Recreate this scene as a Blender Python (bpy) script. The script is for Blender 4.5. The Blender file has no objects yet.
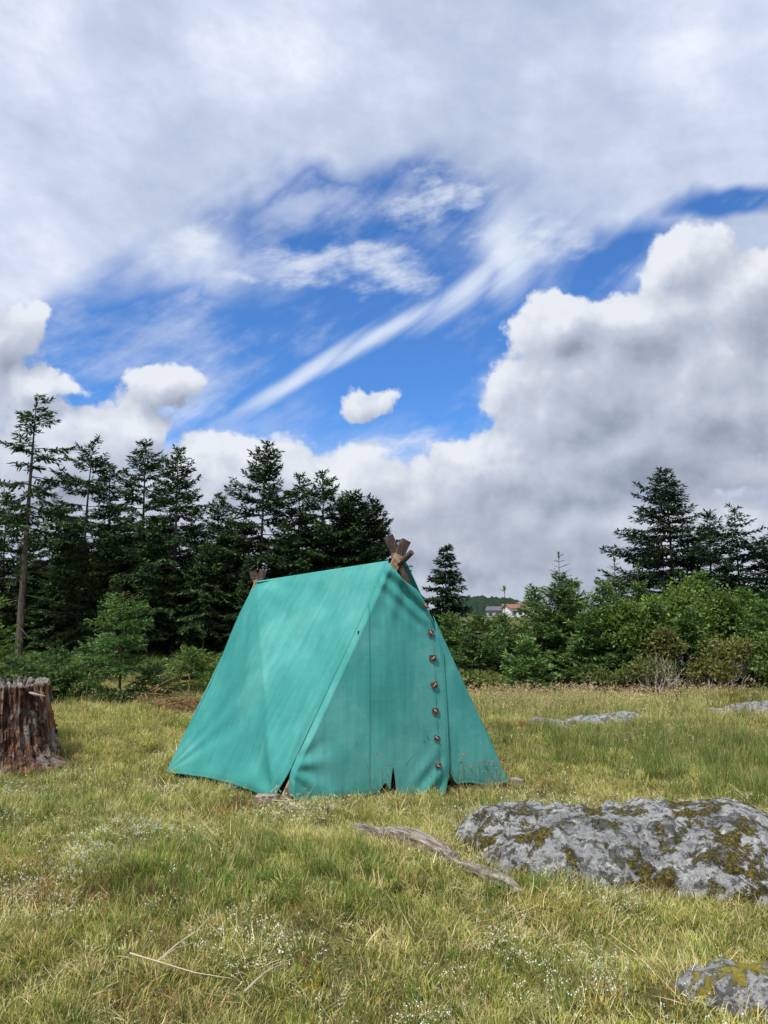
import bpy, bmesh, math, random
import numpy as np
from mathutils import Vector, Matrix, Euler

PI = math.pi
R = math.radians
scene = bpy.context.scene
COL = scene.collection

# ------------------------------------------------------------------ camera
F = 770.0
HORIZON = 612.0
PITCH = math.atan((HORIZON - 512) / F)
CAMZ = 1.55
CP, SP = math.cos(PITCH), math.sin(PITCH)


def ray(px, py):
    a = (px - 384) / F
    b = (512 - py) / F
    return np.array([a, CP - b * SP, SP + b * CP])


def at(px, py, D):
    d = ray(px, py)
    s = D / d[1]
    return Vector((d[0] * s, D, CAMZ + d[2] * s))


def on_ground(px, py, z=0.0):
    d = ray(px, py)
    s = (z - CAMZ) / d[2]
    return Vector((d[0] * s, d[1] * s, z))


cam_data = bpy.data.cameras.new("camera")
cam_data.sensor_fit = 'VERTICAL'
cam_data.sensor_height = 36.0
cam_data.lens = F / 1024 * 36
cam_data.clip_start = 0.05
cam_data.clip_end = 6000
cam = bpy.data.objects.new("camera", cam_data)
cam.location = (0, 0, CAMZ)
cam.rotation_euler = (PI / 2 + PITCH, 0, 0)
COL.objects.link(cam)
scene.camera = cam

# ------------------------------------------------------------------ numpy noise


def _h(ix, iy, seed):
    n = (ix.astype(np.int64) * 374761393 + iy.astype(np.int64) * 668265263 + seed * 974711) & 0xFFFFFFFF
    n = ((n ^ (n >> 13)) * 1274126177) & 0xFFFFFFFF
    n = (n ^ (n >> 16)) & 0xFFFFFF
    return n / float(0xFFFFFF)


def vnoise(x, y, seed=0):
    x = np.asarray(x, float); y = np.asarray(y, float)
    ix = np.floor(x); iy = np.floor(y)
    fx = x - ix; fy = y - iy
    fx = fx * fx * (3 - 2 * fx); fy = fy * fy * (3 - 2 * fy)
    a = _h(ix, iy, seed); b = _h(ix + 1, iy, seed)
    c = _h(ix, iy + 1, seed); d = _h(ix + 1, iy + 1, seed)
    return (a * (1 - fx) + b * fx) * (1 - fy) + (c * (1 - fx) + d * fx) * fy


def fbm(x, y, seed=0, oct=4):
    s = 0; a = .5; t = 0
    for i in range(oct):
        s = s + a * vnoise(np.asarray(x) * 2 ** i, np.asarray(y) * 2 ** i, seed + i * 17)
        t += a; a *= .5
    return s / t


def sstep(a, b, x):
    t = np.clip((x - a) / (b - a), 0, 1)
    return t * t * (3 - 2 * t)


# ------------------------------------------------------------------ object helpers


def tag(o, label=None, cat=None, group=None, kind=None):
    if label: o['label'] = label
    if cat: o['category'] = cat
    if group: o['group'] = group
    if kind: o['kind'] = kind
    return o


def empty(name, loc, label, cat, group=None, rz=0.0):
    o = bpy.data.objects.new(name, None)
    o.empty_display_size = .2
    o.location = loc
    o.rotation_euler = (0, 0, rz)
    COL.objects.link(o)
    return tag(o, label, cat, group)


def mesh_obj(name, me, mat=None, parent=None, link=True):
    if mat is not None and len(me.materials) == 0:
        me.materials.append(mat)
    o = bpy.data.objects.new(name, me)
    if parent is not None:
        o.parent = parent
    if link:
        COL.objects.link(o)
    return o


def np_mesh(name, verts, quads=None, tris=None, col=None, smooth=False, uv=None):
    verts = np.asarray(verts, np.float32).reshape(-1, 3)
    polys = []
    sizes = []
    if quads is not None and len(quads):
        q = np.asarray(quads, np.int32).reshape(-1, 4)
        polys.append(q.ravel()); sizes.append(np.full(len(q), 4, np.int32))
    if tris is not None and len(tris):
        t = np.asarray(tris, np.int32).reshape(-1, 3)
        polys.append(t.ravel()); sizes.append(np.full(len(t), 3, np.int32))
    loops = np.concatenate(polys); sizes = np.concatenate(sizes)
    starts = np.concatenate([[0], np.cumsum(sizes)[:-1]]).astype(np.int32)
    me = bpy.data.meshes.new(name)
    me.vertices.add(len(verts)); me.vertices.foreach_set("co", verts.ravel())
    me.loops.add(len(loops)); me.loops.foreach_set("vertex_index", loops)
    me.polygons.add(len(sizes)); me.polygons.foreach_set("loop_start", starts)
    me.polygons.foreach_set("loop_total", sizes)
    me.polygons.foreach_set("use_smooth", np.full(len(sizes), smooth, bool))
    me.update(calc_edges=True)
    if col is not None:
        a = me.color_attributes.new("Col", 'FLOAT_COLOR', 'POINT')
        c = np.ones((len(verts), 4), np.float32); c[:, :3] = col
        a.data.foreach_set("color", c.ravel())
    if uv is not None:
        l = me.uv_layers.new(name="UVMap")
        l.data.foreach_set("uv", np.asarray(uv, np.float32)[loops].ravel())
    return me


class MB:
    """collects pieces into one mesh"""

    def __init__(s):
        s.v = []; s.f = []

    def add(s, v, f):
        n = len(s.v)
        s.v += [tuple(p) for p in v]
        s.f += [tuple(i + n for i in q) for q in f]

    def tube(s, pts, rad, sides=8, cap=True, jit=0, rng=None):
        pts = [Vector(p) for p in pts]
        if not hasattr(rad, '__len__'): rad = [rad] * len(pts)
        n0 = len(s.v)
        up = Vector((0.13, 0.21, 1)).normalized()
        for i, p in enumerate(pts):
            d = (pts[min(i + 1, len(pts) - 1)] - pts[max(i - 1, 0)]).normalized()
            a = d.cross(up)
            if a.length < 1e-3: a = d.cross(Vector((1, 0, 0)))
            a.normalize(); b = d.cross(a).normalized()
            for k in range(sides):
                t = 2 * PI * k / sides
                r = rad[i] * (1 + (rng.uniform(-jit, jit) if rng else 0))
                s.v.append(tuple(p + (a * math.cos(t) + b * math.sin(t)) * r))
        for i in range(len(pts) - 1):
            for k in range(sides):
                s.f.append((n0 + i * sides + k, n0 + i * sides + (k + 1) % sides,
                            n0 + (i + 1) * sides + (k + 1) % sides, n0 + (i + 1) * sides + k))
        if cap:
            s.f.append(tuple(n0 + k for k in range(sides))[::-1])
            m = n0 + (len(pts) - 1) * sides
            s.f.append(tuple(m + k for k in range(sides)))

    def beam(s, p0, p1, w, t, side, nseg=6, jit=0.0, rng=None):
        """board from p0 to p1; w along `side`, t along the third axis"""
        p0 = Vector(p0); p1 = Vector(p1)
        d = (p1 - p0).normalized()
        sd = Vector(side); sd = (sd - d * sd.dot(d)).normalized()
        th = d.cross(sd).normalized()
        n0 = len(s.v)
        c = min(w, t) * .12
        prof = [(w / 2 - c, t / 2), (w / 2, t / 2 - c), (w / 2, -t / 2 + c), (w / 2 - c, -t / 2),
                (-w / 2 + c, -t / 2), (-w / 2, -t / 2 + c), (-w / 2, t / 2 - c), (-w / 2 + c, t / 2)]
        for i in range(nseg + 1):
            q = p0.lerp(p1, i / nseg)
            for (a, b) in prof:
                ja = rng.uniform(-jit, jit) if rng else 0
                jb = rng.uniform(-jit, jit) if rng else 0
                s.v.append(tuple(q + sd * (a + ja) + th * (b + jb)))
        for i in range(nseg):
            for k in range(8):
                s.f.append((n0 + i * 8 + k, n0 + i * 8 + (k + 1) % 8, n0 + (i + 1) * 8 + (k + 1) % 8, n0 + (i + 1) * 8 + k))
        s.f.append(tuple(n0 + k for k in range(8))[::-1])
        s.f.append(tuple(n0 + nseg * 8 + k for k in range(8)))

    def build(s, name, mat, parent=None, smooth=False, link=True):
        me = bpy.data.meshes.new(name)
        me.from_pydata(s.v, [], s.f)
        me.update()
        bm = bmesh.new(); bm.from_mesh(me)
        bmesh.ops.recalc_face_normals(bm, faces=bm.faces)
        bm.to_mesh(me); bm.free()
        if smooth:
            me.polygons.foreach_set("use_smooth", [True] * len(me.polygons))
        return mesh_obj(name, me, mat, parent, link)


# ------------------------------------------------------------------ material helpers


class NT:
    def __init__(s, nt):
        s.nt = nt; s.n = nt.nodes; s.l = nt.links

    def node(s, typ, **kw):
        n = s.n.new(typ)
        for k, v in kw.items():
            if k.startswith('i_'):
                n.inputs[k[2:].replace('_', ' ')].default_value = v
            else:
                setattr(n, k, v)
        return n

    def put(s, sock, v):
        if hasattr(v, 'is_output') or hasattr(v, 'links'):
            s.l.new(v, sock)
        else:
            if hasattr(sock, 'default_value'):
                try:
                    sock.default_value = v
                except Exception:
                    if hasattr(v, '__len__') and len(v) == 3:
                        sock.default_value = (v[0], v[1], v[2], 1)
                    else:
                        sock.default_value = (v, v, v)

    def m(s, op, a, b=None, c=None, clamp=False):
        n = s.n.new('ShaderNodeMath'); n.operation = op; n.use_clamp = clamp
        s.put(n.inputs[0], a)
        if b is not None: s.put(n.inputs[1], b)
        if c is not None: s.put(n.inputs[2], c)
        return n.outputs[0]

    def vm(s, op, a, b=None, out=0, scale=None):
        n = s.n.new('ShaderNodeVectorMath'); n.operation = op
        s.put(n.inputs[0], a)
        if b is not None: s.put(n.inputs[1], b)
        if scale is not None: s.put(n.inputs['Scale'], scale)
        return n.outputs[out]

    def mix(s, fac, a, b, blend='MIX', clamp=True):
        n = s.n.new('ShaderNodeMix'); n.data_type = 'RGBA'; n.blend_type = blend
        n.clamp_factor = clamp
        s.put(n.inputs[0], fac); s.put(n.inputs[6], a); s.put(n.inputs[7], b)
        return n.outputs[2]

    def fmix(s, fac, a, b):
        n = s.n.new('ShaderNodeMix'); n.data_type = 'FLOAT'
        s.put(n.inputs[0], fac); s.put(n.inputs[2], a); s.put(n.inputs[3], b)
        return n.outputs[0]

    def noise(s, vec, scale, detail=4, rough=.5, dist=0, color=False, dims='3D', lac=2.0):
        n = s.n.new('ShaderNodeTexNoise'); n.noise_dimensions = dims
        if vec is not None: s.l.new(vec, n.inputs['Vector'])
        n.inputs['Scale'].default_value = scale
        n.inputs['Detail'].default_value = detail
        n.inputs['Roughness'].default_value = rough
        n.inputs['Lacunarity'].default_value = lac
        n.inputs['Distortion'].default_value = dist
        return n.outputs['Color' if color else 'Fac']

    def ss(s, x, a, b, lo=0.0, hi=1.0):
        n = s.n.new('ShaderNodeMapRange'); n.interpolation_type = 'SMOOTHSTEP'
        s.put(n.inputs['Value'], x)
        s.put(n.inputs['From Min'], a); s.put(n.inputs['From Max'], b)
        s.put(n.inputs['To Min'], lo); s.put(n.inputs['To Max'], hi)
        return n.outputs[0]

    def ramp(s, x, stops, interp='LINEAR'):
        n = s.n.new('ShaderNodeValToRGB'); s.put(n.inputs[0], x)
        e = n.color_ramp.elements
        n.color_ramp.interpolation = interp
        while len(e) < len(stops): e.new(0.5)
        for i, (p, c) in enumerate(stops):
            e[i].position = p; e[i].color = (c[0], c[1], c[2], 1)
        return n.outputs[0]

    def mapping(s, vec, loc=(0, 0, 0), rot=(0, 0, 0), scale=(1, 1, 1), typ='POINT'):
        n = s.n.new('ShaderNodeMapping'); n.vector_type = typ
        s.l.new(vec, n.inputs[0])
        n.inputs['Location'].default_value = loc
        n.inputs['Rotation'].default_value = rot
        n.inputs['Scale'].default_value = scale
        return n.outputs[0]


def new_mat(name, rough=.8, spec=.3):
    m = bpy.data.materials.new(name); m.use_nodes = True
    t = NT(m.node_tree)
    b = m.node_tree.nodes['Principled BSDF']
    b.inputs['Roughness'].default_value = rough
    b.inputs['Specular IOR Level'].default_value = spec
    return m, t, b


def coord(t, which='Object'):
    return t.node('ShaderNodeTexCoord').outputs[which]


def bump(t, b, h, strength=.5, dist=.01):
    n = t.node('ShaderNodeBump')
    n.inputs['Strength'].default_value = strength
    n.inputs['Distance'].default_value = dist
    t.put(n.inputs['Height'], h)
    t.l.new(n.outputs[0], b.inputs['Normal'])
    return n


def leaf_mat(name, transl=.3, rough=.55, hue_noise=.25, spec=.25, tscale=1.0, gain=1.0, ivar=.35):
    """foliage: colour attribute x world-position variation, partly translucent"""
    m, t, b = new_mat(name, rough, spec)
    at_ = t.node('ShaderNodeAttribute', attribute_name="Col")
    geo = t.node('ShaderNodeNewGeometry')
    oi = t.node('ShaderNodeObjectInfo')
    n1 = t.noise(geo.outputs['Position'], 1.7 * tscale, 3)
    f = t.m('MULTIPLY_ADD', n1, hue_noise * 2, 1 - hue_noise)
    f2 = t.m('MULTIPLY_ADD', oi.outputs['Random'], ivar, 1 - ivar * .5)
    f = t.m('MULTIPLY', t.m('MULTIPLY', f, f2), gain)
    c = t.vm('SCALE', at_.outputs['Color'], scale=f)
    t.l.new(c, b.inputs['Base Color'])
    tr = t.node('ShaderNodeBsdfTranslucent')
    c2 = t.mix(1.0, c, (1.25, 1.25, .55, 1), 'MULTIPLY')
    t.l.new(c2, tr.inputs[0])
    mx = t.node('ShaderNodeMixShader'); mx.inputs[0].default_value = transl
    t.l.new(b.outputs[0], mx.inputs[1]); t.l.new(tr.outputs[0], mx.inputs[2])
    t.l.new(mx.outputs[0], m.node_tree.nodes['Material Output'].inputs[0])
    return m


# ------------------------------------------------------------------ sun and sky
SUN = Vector((-0.36, -0.44, 0.92)).normalized()
sun_el = math.asin(SUN.z)
sun_az = math.atan2(SUN.x, SUN.y)
sd = bpy.data.lights.new("sun", 'SUN')
sd.energy = 4.9; sd.angle = R(3.0); sd.color = (1.0, .955, .88)
so = bpy.data.objects.new("sun", sd)
so.rotation_euler = SUN.to_track_quat('Z', 'Y').to_euler()
so.location = (0, 0, 30)
COL.objects.link(so)

world = bpy.data.worlds.new("World"); scene.world = world
world.use_nodes = True
wt = NT(world.node_tree)
bg = world.node_tree.nodes['Background']
BGS = 0.12
bg.inputs['Strength'].default_value = BGS


def ae(px, py):
    d = ray(px, py); d = d / np.linalg.norm(d)
    return math.atan2(d[0], d[1]), math.asin(d[2])


def build_sky():
    t = wt
    D = t.vm('NORMALIZE', coord(t, 'Generated'))
    sep = t.node('ShaderNodeSeparateXYZ'); t.l.new(D, sep.inputs[0])
    az = t.m('ARCTAN2', sep.outputs[0], sep.outputs[1])
    el = t.m('ARCSINE', sep.outputs[2])
    cmb = t.node('ShaderNodeCombineXYZ')
    t.l.new(az, cmb.inputs[0]); t.l.new(el, cmb.inputs[1])
    P = cmb.outputs[0]

    def blobs(tt, vec, lst, sm=.12):
        """union of soft ellipses (px, py, rx, ry, rotation) given as angles of azimuth and elevation"""
        out = None
        for (px, py, rx, ry, rot) in lst:
            a, e = ae(px, py)
            ix, iy = F / rx, F / ry
            if rot:
                cr, sr = math.cos(R(rot)), math.sin(R(rot))
                u = tt.m('SUBTRACT', tt.vm('DOT_PRODUCT', vec, (cr * ix, sr * ix, 0), out=1), (a * cr + e * sr) * ix)
                w_ = tt.m('SUBTRACT', tt.vm('DOT_PRODUCT', vec, (-sr * iy, cr * iy, 0), out=1), (-a * sr + e * cr) * iy)
                val = tt.m('SUBTRACT', 1.0, tt.m('SQRT', tt.m('MULTIPLY_ADD', u, u, tt.m('MULTIPLY', w_, w_))))
            else:
                n = tt.n.new('ShaderNodeVectorMath'); n.operation = 'MULTIPLY_ADD'
                tt.l.new(vec, n.inputs[0]); n.inputs[1].default_value = (ix, iy, 0)
                n.inputs[2].default_value = (-a * ix, -e * iy, 0)
                val = tt.m('SUBTRACT', 1.0, tt.vm('LENGTH', n.outputs[0], out=1))
            out = val if out is None else tt.m('SMOOTH_MAX', out, val, sm)
        return out

    def turned(tt, vec, rot, sx, sy, off=(0, 0)):
        cr, sr = math.cos(R(rot)), math.sin(R(rot))
        cb_ = tt.node('ShaderNodeCombineXYZ')
        tt.l.new(tt.m('ADD', tt.vm('DOT_PRODUCT', vec, (cr * sx, sr * sx, 0), out=1), off[0]), cb_.inputs[0])
        tt.l.new(tt.m('ADD', tt.vm('DOT_PRODUCT', vec, (-sr * sy, cr * sy, 0), out=1), off[1]), cb_.inputs[1])
        return cb_.outputs[0]

    sky = t.node('ShaderNodeTexSky')
    sky.sky_type = 'NISHITA'; sky.sun_disc = False
    sky.sun_elevation = sun_el; sky.sun_rotation = sun_az
    sky.air_density = 1.0; sky.dust_density = .3; sky.ozone_density = 2.5
    base = t.mix(1.0, sky.outputs[0], (.50, .90, 1.40, 1), 'MULTIPLY')

    K = 1 / BGS

    def kc(r, g_, b_): return (r * K, g_ * K, b_ * K, 1)
    # ---- high layer: soft stratus everywhere but in the blue gap
    warp = t.vm('SUBTRACT', t.noise(P, 3.2, 4, .5, color=True, dims='2D'), (.5, .5, .5))
    Pw = t.vm('ADD', P, t.vm('SCALE', warp, scale=.20))
    gap = blobs(t, Pw, [(280, 350, 300, 105, 24), (430, 365, 210, 130, 10), (350, 222, 150, 46, 6),
                        (600, 268, 110, 36, 8), (110, 390, 190, 80, 30), (735, 213, 70, 20, 0),
                        (540, 400, 150, 130, 0)])
    n_hi = t.noise(turned(t, P, 30, 1.5, 4.5), 2.6, 6, .58, dims='2D')
    gapm = t.m('ADD', gap, t.m('MULTIPLY', t.m('SUBTRACT', n_hi, .5), .95))
    n_a = t.noise(P, 2.6, 8, .58, dims='2D')
    n_b = t.noise(turned(t, P, -8, 1, 2.0, (3.1, 1.7)), 5.5, 8, .60, dims='2D')
    veil = t.m('MAXIMUM', t.ss(gapm, .52, -.30), t.ss(t.m('ADD', n_hi, t.m('MULTIPLY', n_b, .35)), .62, .95, 0, .55))
    tone = t.m('ADD', t.m('MULTIPLY', n_a, .55), t.m('MULTIPLY', n_b, .45))
    deck = t.ramp(tone, [(.33, kc(.46, .54, .72)), (.44, kc(.56, .635, .81)),
                         (.53, kc(.66, .73, .90)), (.66, kc(.87, .92, 1.03))])
    c = t.mix(veil, base, deck)
    # ---- cirrus streak and wisps
    wisp_n = t.noise(turned(t, P, 33, 2.0, 16), 3.0, 5, .55, dims='2D')
    ws = t.vm('ADD', P, t.vm('SCALE', warp, scale=.03))
    st = blobs(t, ws, [(300, 378, 95, 10, 33), (385, 333, 90, 11, 30), (465, 287, 75, 16, 34), (500, 250, 34, 55, 0)])
    st = t.ss(t.m('ADD', st, t.m('MULTIPLY', t.m('SUBTRACT', wisp_n, .5), .9)), -.25, 1.05)
    c = t.mix(t.m('MULTIPLY', st, .85), c, kc(.76, .84, .98))
    ws2 = t.vm('ADD', P, t.vm('SCALE', warp, scale=.14))
    n_w2 = t.noise(turned(t, P, 10, 1.5, 3.6, (5, 2)), 9, 6, .62, dims='2D')
    w2 = blobs(t, ws2, [(300, 262, 110, 24, 4), (375, 275, 75, 30, -20), (230, 272, 50, 11, 0), (420, 200, 80, 30, 20),
                        (385, 450, 60, 22, 12), (520, 240, 90, 35, 10), (180, 240, 60, 20, 30)])
    w2 = t.ss(t.m('ADD', w2, t.m('MULTIPLY', t.m('SUBTRACT', n_w2, .5), 2.1)), .1, 1.35)
    c = t.mix(t.m('MULTIPLY', w2, .85), c, kc(.82, .88, .97))

    # ---- cumulus: a node group evaluated here and a little towards the light
    cum = [(690, 268, 62, 42, 0), (735, 300, 75, 60, 0), (640, 322, 85, 45, 0), (560, 330, 62, 46, 0),
           (600, 395, 140, 90, 0), (710, 400, 160, 100, 0), (650, 455, 170, 55, 0), (840, 330, 110, 90, 0),
           (510, 470, 150, 58, 0), (420, 540, 240, 85, 0), (620, 565, 240, 90, 0),
           (330, 485, 100, 48, 0), (240, 480, 110, 60, 0), (165, 388, 44, 24, 0),
           (140, 428, 46, 45, 0), (50, 460, 90, 70, 0), (120, 520, 150, 70, 0),
           (0, 335, 42, 40, 0), (560, 490, 120, 45, 0), (-70, 370, 100, 90, 0), (364, 401, 36, 25, 0), (42, 388, 46, 22, 0)]
    g = bpy.data.node_groups.new("cumulus_field", 'ShaderNodeTree')
    g.interface.new_socket("P", in_out='INPUT', socket_type='NodeSocketVector')
    g.interface.new_socket("F", in_out='OUTPUT', socket_type='NodeSocketFloat')
    gt = NT(g)
    gi = gt.node('NodeGroupInput'); go = gt.node('NodeGroupOutput')
    gp = gi.outputs[0]
    wn = gt.noise(gp, 8.0, 5, .55, color=True, dims='2D')
    gw = gt.vm('ADD', gp, gt.vm('SCALE', gt.vm('SUBTRACT', wn, (.5, .5, .5)), scale=.06))
    fld = blobs(gt, gw, cum, .18)
    vor = gt.node('ShaderNodeTexVoronoi'); vor.voronoi_dimensions = '2D'; vor.feature = 'F1'
    gt.l.new(gw, vor.inputs['Vector']); vor.inputs['Scale'].default_value = 15
    vor.inputs['Detail'].default_value = 2; vor.inputs['Roughness'].default_value = .5
    bil = gt.m('SUBTRACT', .42, vor.outputs['Distance'])
    fn = gt.noise(gp, 20, 9, .66, dims='2D')
    f1 = gt.m('MULTIPLY_ADD', bil, .34, fld)
    f1 = gt.m('MULTIPLY_ADD', gt.m('SUBTRACT', fn, .5), .52, f1)
    gt.l.new(f1, go.inputs[0])

    def ev(off):
        n = t.node('ShaderNodeGroup'); n.node_tree = g
        v = P if off is None else t.vm('ADD', P, off)
        t.l.new(v, n.inputs[0]); return n.outputs[0]
    f0 = ev(None); fa = ev((-.014, .026, 0))
    mask = t.ss(f0, -.02, .17)
    lit = t.m('MULTIPLY', t.m('SUBTRACT', f0, fa), .72)
    body = t.ss(f0, .0, .8)
    sh = t.m('ADD', .72, lit)
    sh = t.m('SUBTRACT', sh, t.m('MULTIPLY', body, .13))
    sh = t.m('ADD', sh, t.m('MULTIPLY', t.m('SUBTRACT', n_a, .5), .16))
    shade = blobs(t, t.vm('ADD', P, t.vm('SCALE', warp, scale=.10)), [(640, 440, 215, 95, 5), (740, 395, 140, 90, 0), (470, 545, 260, 62, 0), (60, 520, 170, 50, 0), (280, 560, 190, 50, 0), (-10, 350, 70, 30, 0), (610, 365, 90, 60, 0), (366, 406, 75, 48, 0), (165, 400, 70, 40, 0)], .25)
    sh = t.m('SUBTRACT', sh, t.m('MULTIPLY', t.ss(shade, -.15, .75), .20))
    sh = t.m('ADD', sh, t.m('MULTIPLY', t.m('SUBTRACT', n_b, .5), .17))
    cc = t.ramp(sh, [(.10, kc(.29, .335, .425)), (.40, kc(.46, .51, .61)),
                     (.62, kc(.56, .61, .71)), (.98, kc(.84, .87, .93))])
    c = t.mix(t.m('MULTIPLY', mask, .96), c, cc)
    # darker bases under the big cumulus
    sc = blobs(t, Pw, [(640, 462, 190, 40, 5), (540, 545, 190, 36, 0), (775, 500, 60, 26, 0)])
    sc = t.ss(t.m('ADD', sc, t.m('MULTIPLY', t.m('SUBTRACT', n_w2, .5), 1.0)), .0, 1.0)
    c = t.mix(t.m('MULTIPLY', sc, .38), c, t.mix(n_b, kc(.18, .23, .33), kc(.33, .38, .48)))
    t.l.new(c, bg.inputs['Color'])


build_sky()

# ------------------------------------------------------------------ terrain
TENT = dict(FL=on_ground(275, 803), FR=on_ground(510, 786), BL=on_ground(165, 774))


def H(x, y):
    x = np.asarray(x, float); y = np.asarray(y, float)
    h = (fbm(x * .55, y * .55, 3, 3) - .5) * .20 + (fbm(x * 2.1, y * 2.1, 9, 3) - .5) * .15
    h = h + (fbm(x * 7, y * 7, 21, 2) - .5) * .03
    # flatten under the tent
    d = np.hypot((x + .45) / 1.9, (y - 7.0) / 1.5)
    h = h * sstep(.75, 1.5, d)
    # hummocks in the foreground
    for (cx, cy, rx, ry, a) in HUM:
        q = ((x - cx) / rx) ** 2 + ((y - cy) / ry) ** 2
        h = h + a * np.exp(-q * 1.2)
    # the meadow falls away gently before the right-hand thicket
    h = h - .36 * sstep(11.5, 17.5, y) * sstep(-1.5, 1.5, x) * (1 - sstep(40, 90, y))
    far = sstep(22, 60, np.hypot(x, y))
    return h * (1 - far * .6)


HUM = [(-.55, 4.4, .8, .55, .10), (-2.0, 3.9, .6, .5, .07), (-4.2, 10.8, 2.2, 1.6, .10), (3.2, 8.4, 1.8, .9, .07),
       (.9, 3.35, .6, .3, .04), (6.5, 13.5, 2.2, .8, .18), (1.52, 9.75, .42, .35, .15), (-3.0, 6.0, .7, .5, .08), (.1, 4.9, .5, .4, .06)]


def axis(lo, a, b, hi, st):
    core = list(np.arange(a, b + 1e-6, st))
    left = []; x = a; s = st
    while x > lo: s *= 1.22; x -= s; left.append(max(x, lo))
    right = []; x = core[-1]; s = st
    while x < hi: s *= 1.22; x += s; right.append(min(x, hi))
    return np.array(left[::-1] + core + right)


def grid_faces(nx, ny):
    i = np.arange(nx * ny).reshape(ny, nx)
    return np.stack([i[:-1, :-1], i[:-1, 1:], i[1:, 1:], i[1:, :-1]], -1).reshape(-1, 4)


xs = axis(-2500, -9, 9, 2500, .09)
ys = axis(-60, 1.5, 17, 3500, .09)
X, Y = np.meshgrid(xs, ys)
Z = H(X, Y)
ground_me = np_mesh("ground", np.stack([X, Y, Z], -1), grid_faces(len(xs), len(ys)), smooth=True)
gm, t, b = new_mat("soil_and_thatch", .95, .1)
pos = t.node('ShaderNodeNewGeometry').outputs['Position']
n1 = t.noise(pos, 1.1, 5, .6); n2 = t.noise(pos, 22, 5, .7); n3 = t.noise(pos, 3.3, 4, .6)
n4 = t.noise(pos, 90, 4, .75)
n2 = t.m('ADD', t.m('MULTIPLY', n2, .45), t.m('MULTIPLY', n4, .55))
ca = t.ramp(n2, [(.36, (.025, .020, .010)), (.5, (.085, .075, .028)), (.62, (.22, .18, .085))])
cb = t.ramp(n2, [(.36, (.018, .024, .008)), (.5, (.060, .075, .020)), (.63, (.17, .17, .055))])
c = t.mix(t.ss(n1, .42, .6), ca, cb)
c = t.mix(t.ss(n3, .60, .70), c, t.ramp(n2, [(.36, (.05, .028, .015)), (.62, (.22, .13, .06))]))
t.l.new(c, b.inputs['Base Color'])
bump(t, b, n2, .8, .03)
ground = mesh_obj("ground", ground_me, gm)
tag(ground, "rough grassy heath with hummocks around the tent", None, None, 'structure')

# ------------------------------------------------------------------ wood materials


def wood_mat(name, c1, c2, c3, scale=1.0, axis_scale=(1, 1, .12), rough=.8, bstr=.6):
    m, t, b = new_mat(name, rough, .2)
    o = coord(t, 'Object')
    v = t.mapping(o, scale=tuple(s * scale for s in axis_scale))
    a = t.noise(v, 40, 6, .65, dist=.6)
    d = t.noise(o, 6 * scale, 4, .6)
    g = t.noise(v, 160, 3, .6)
    c = t.ramp(t.m('ADD', t.m('MULTIPLY', a, .7), t.m('MULTIPLY', g, .3)), [(.32, c1), (.5, c2), (.68, c3)])
    c = t.mix(t.ss(d, .45, .7), c, t.mix(1.0, c, (.55, .5, .48, 1), 'MULTIPLY'))
    t.l.new(c, b.inputs['Base Color'])
    bump(t, b, a, bstr, .006)
    return m


M_pole = wood_mat("pole_timber", (.17, .10, .055), (.33, .215, .125), (.45, .33, .21), 1.0)
M_pole_end = wood_mat("weathered_pole_end", (.045, .03, .026), (.085, .06, .052), (.15, .115, .10), 1.0)
M_greywood = wood_mat("grey_driftwood", (.10, .085, .07), (.27, .245, .215), (.44, .41, .37), 1.0, (.16, 1, 1), .9, 1.0)
M_rust_wood = wood_mat("rotten_wood", (.07, .03, .015), (.17, .09, .045), (.30, .20, .12), 1.0, (.3, 1, 1), .95, 1.0)
M_block = wood_mat("grey_block_wood", (.15, .12, .10), (.27, .225, .19), (.38, .33, .28), 1.0, (.3, 1, 1), .9, .5)


def flat_mat(name, c, rough=.8, var=.25, scale=30):
    m, t, b = new_mat(name, rough, .25)
    n = t.noise(coord(t), scale, 4, .6)
    col = t.mix(n, tuple(k * (1 - var) for k in c) + (1,), tuple(min(1, k * (1 + var)) for k in c) + (1,))
    t.l.new(col, b.inputs['Base Color'])
    return m


M_rope = flat_mat("hemp_cord", (.40, .32, .23))
M_cord = flat_mat("dark_cord", (.12, .16, .12))
M_leather = flat_mat("toggle_leather", (.10, .05, .036), .97, .5)
M_toggle = flat_mat("toggle_wood", (.42, .37, .31), .8)
M_dark = flat_mat("dark_iron", (.03, .03, .03), .6)

# ------------------------------------------------------------------ the tent


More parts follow.
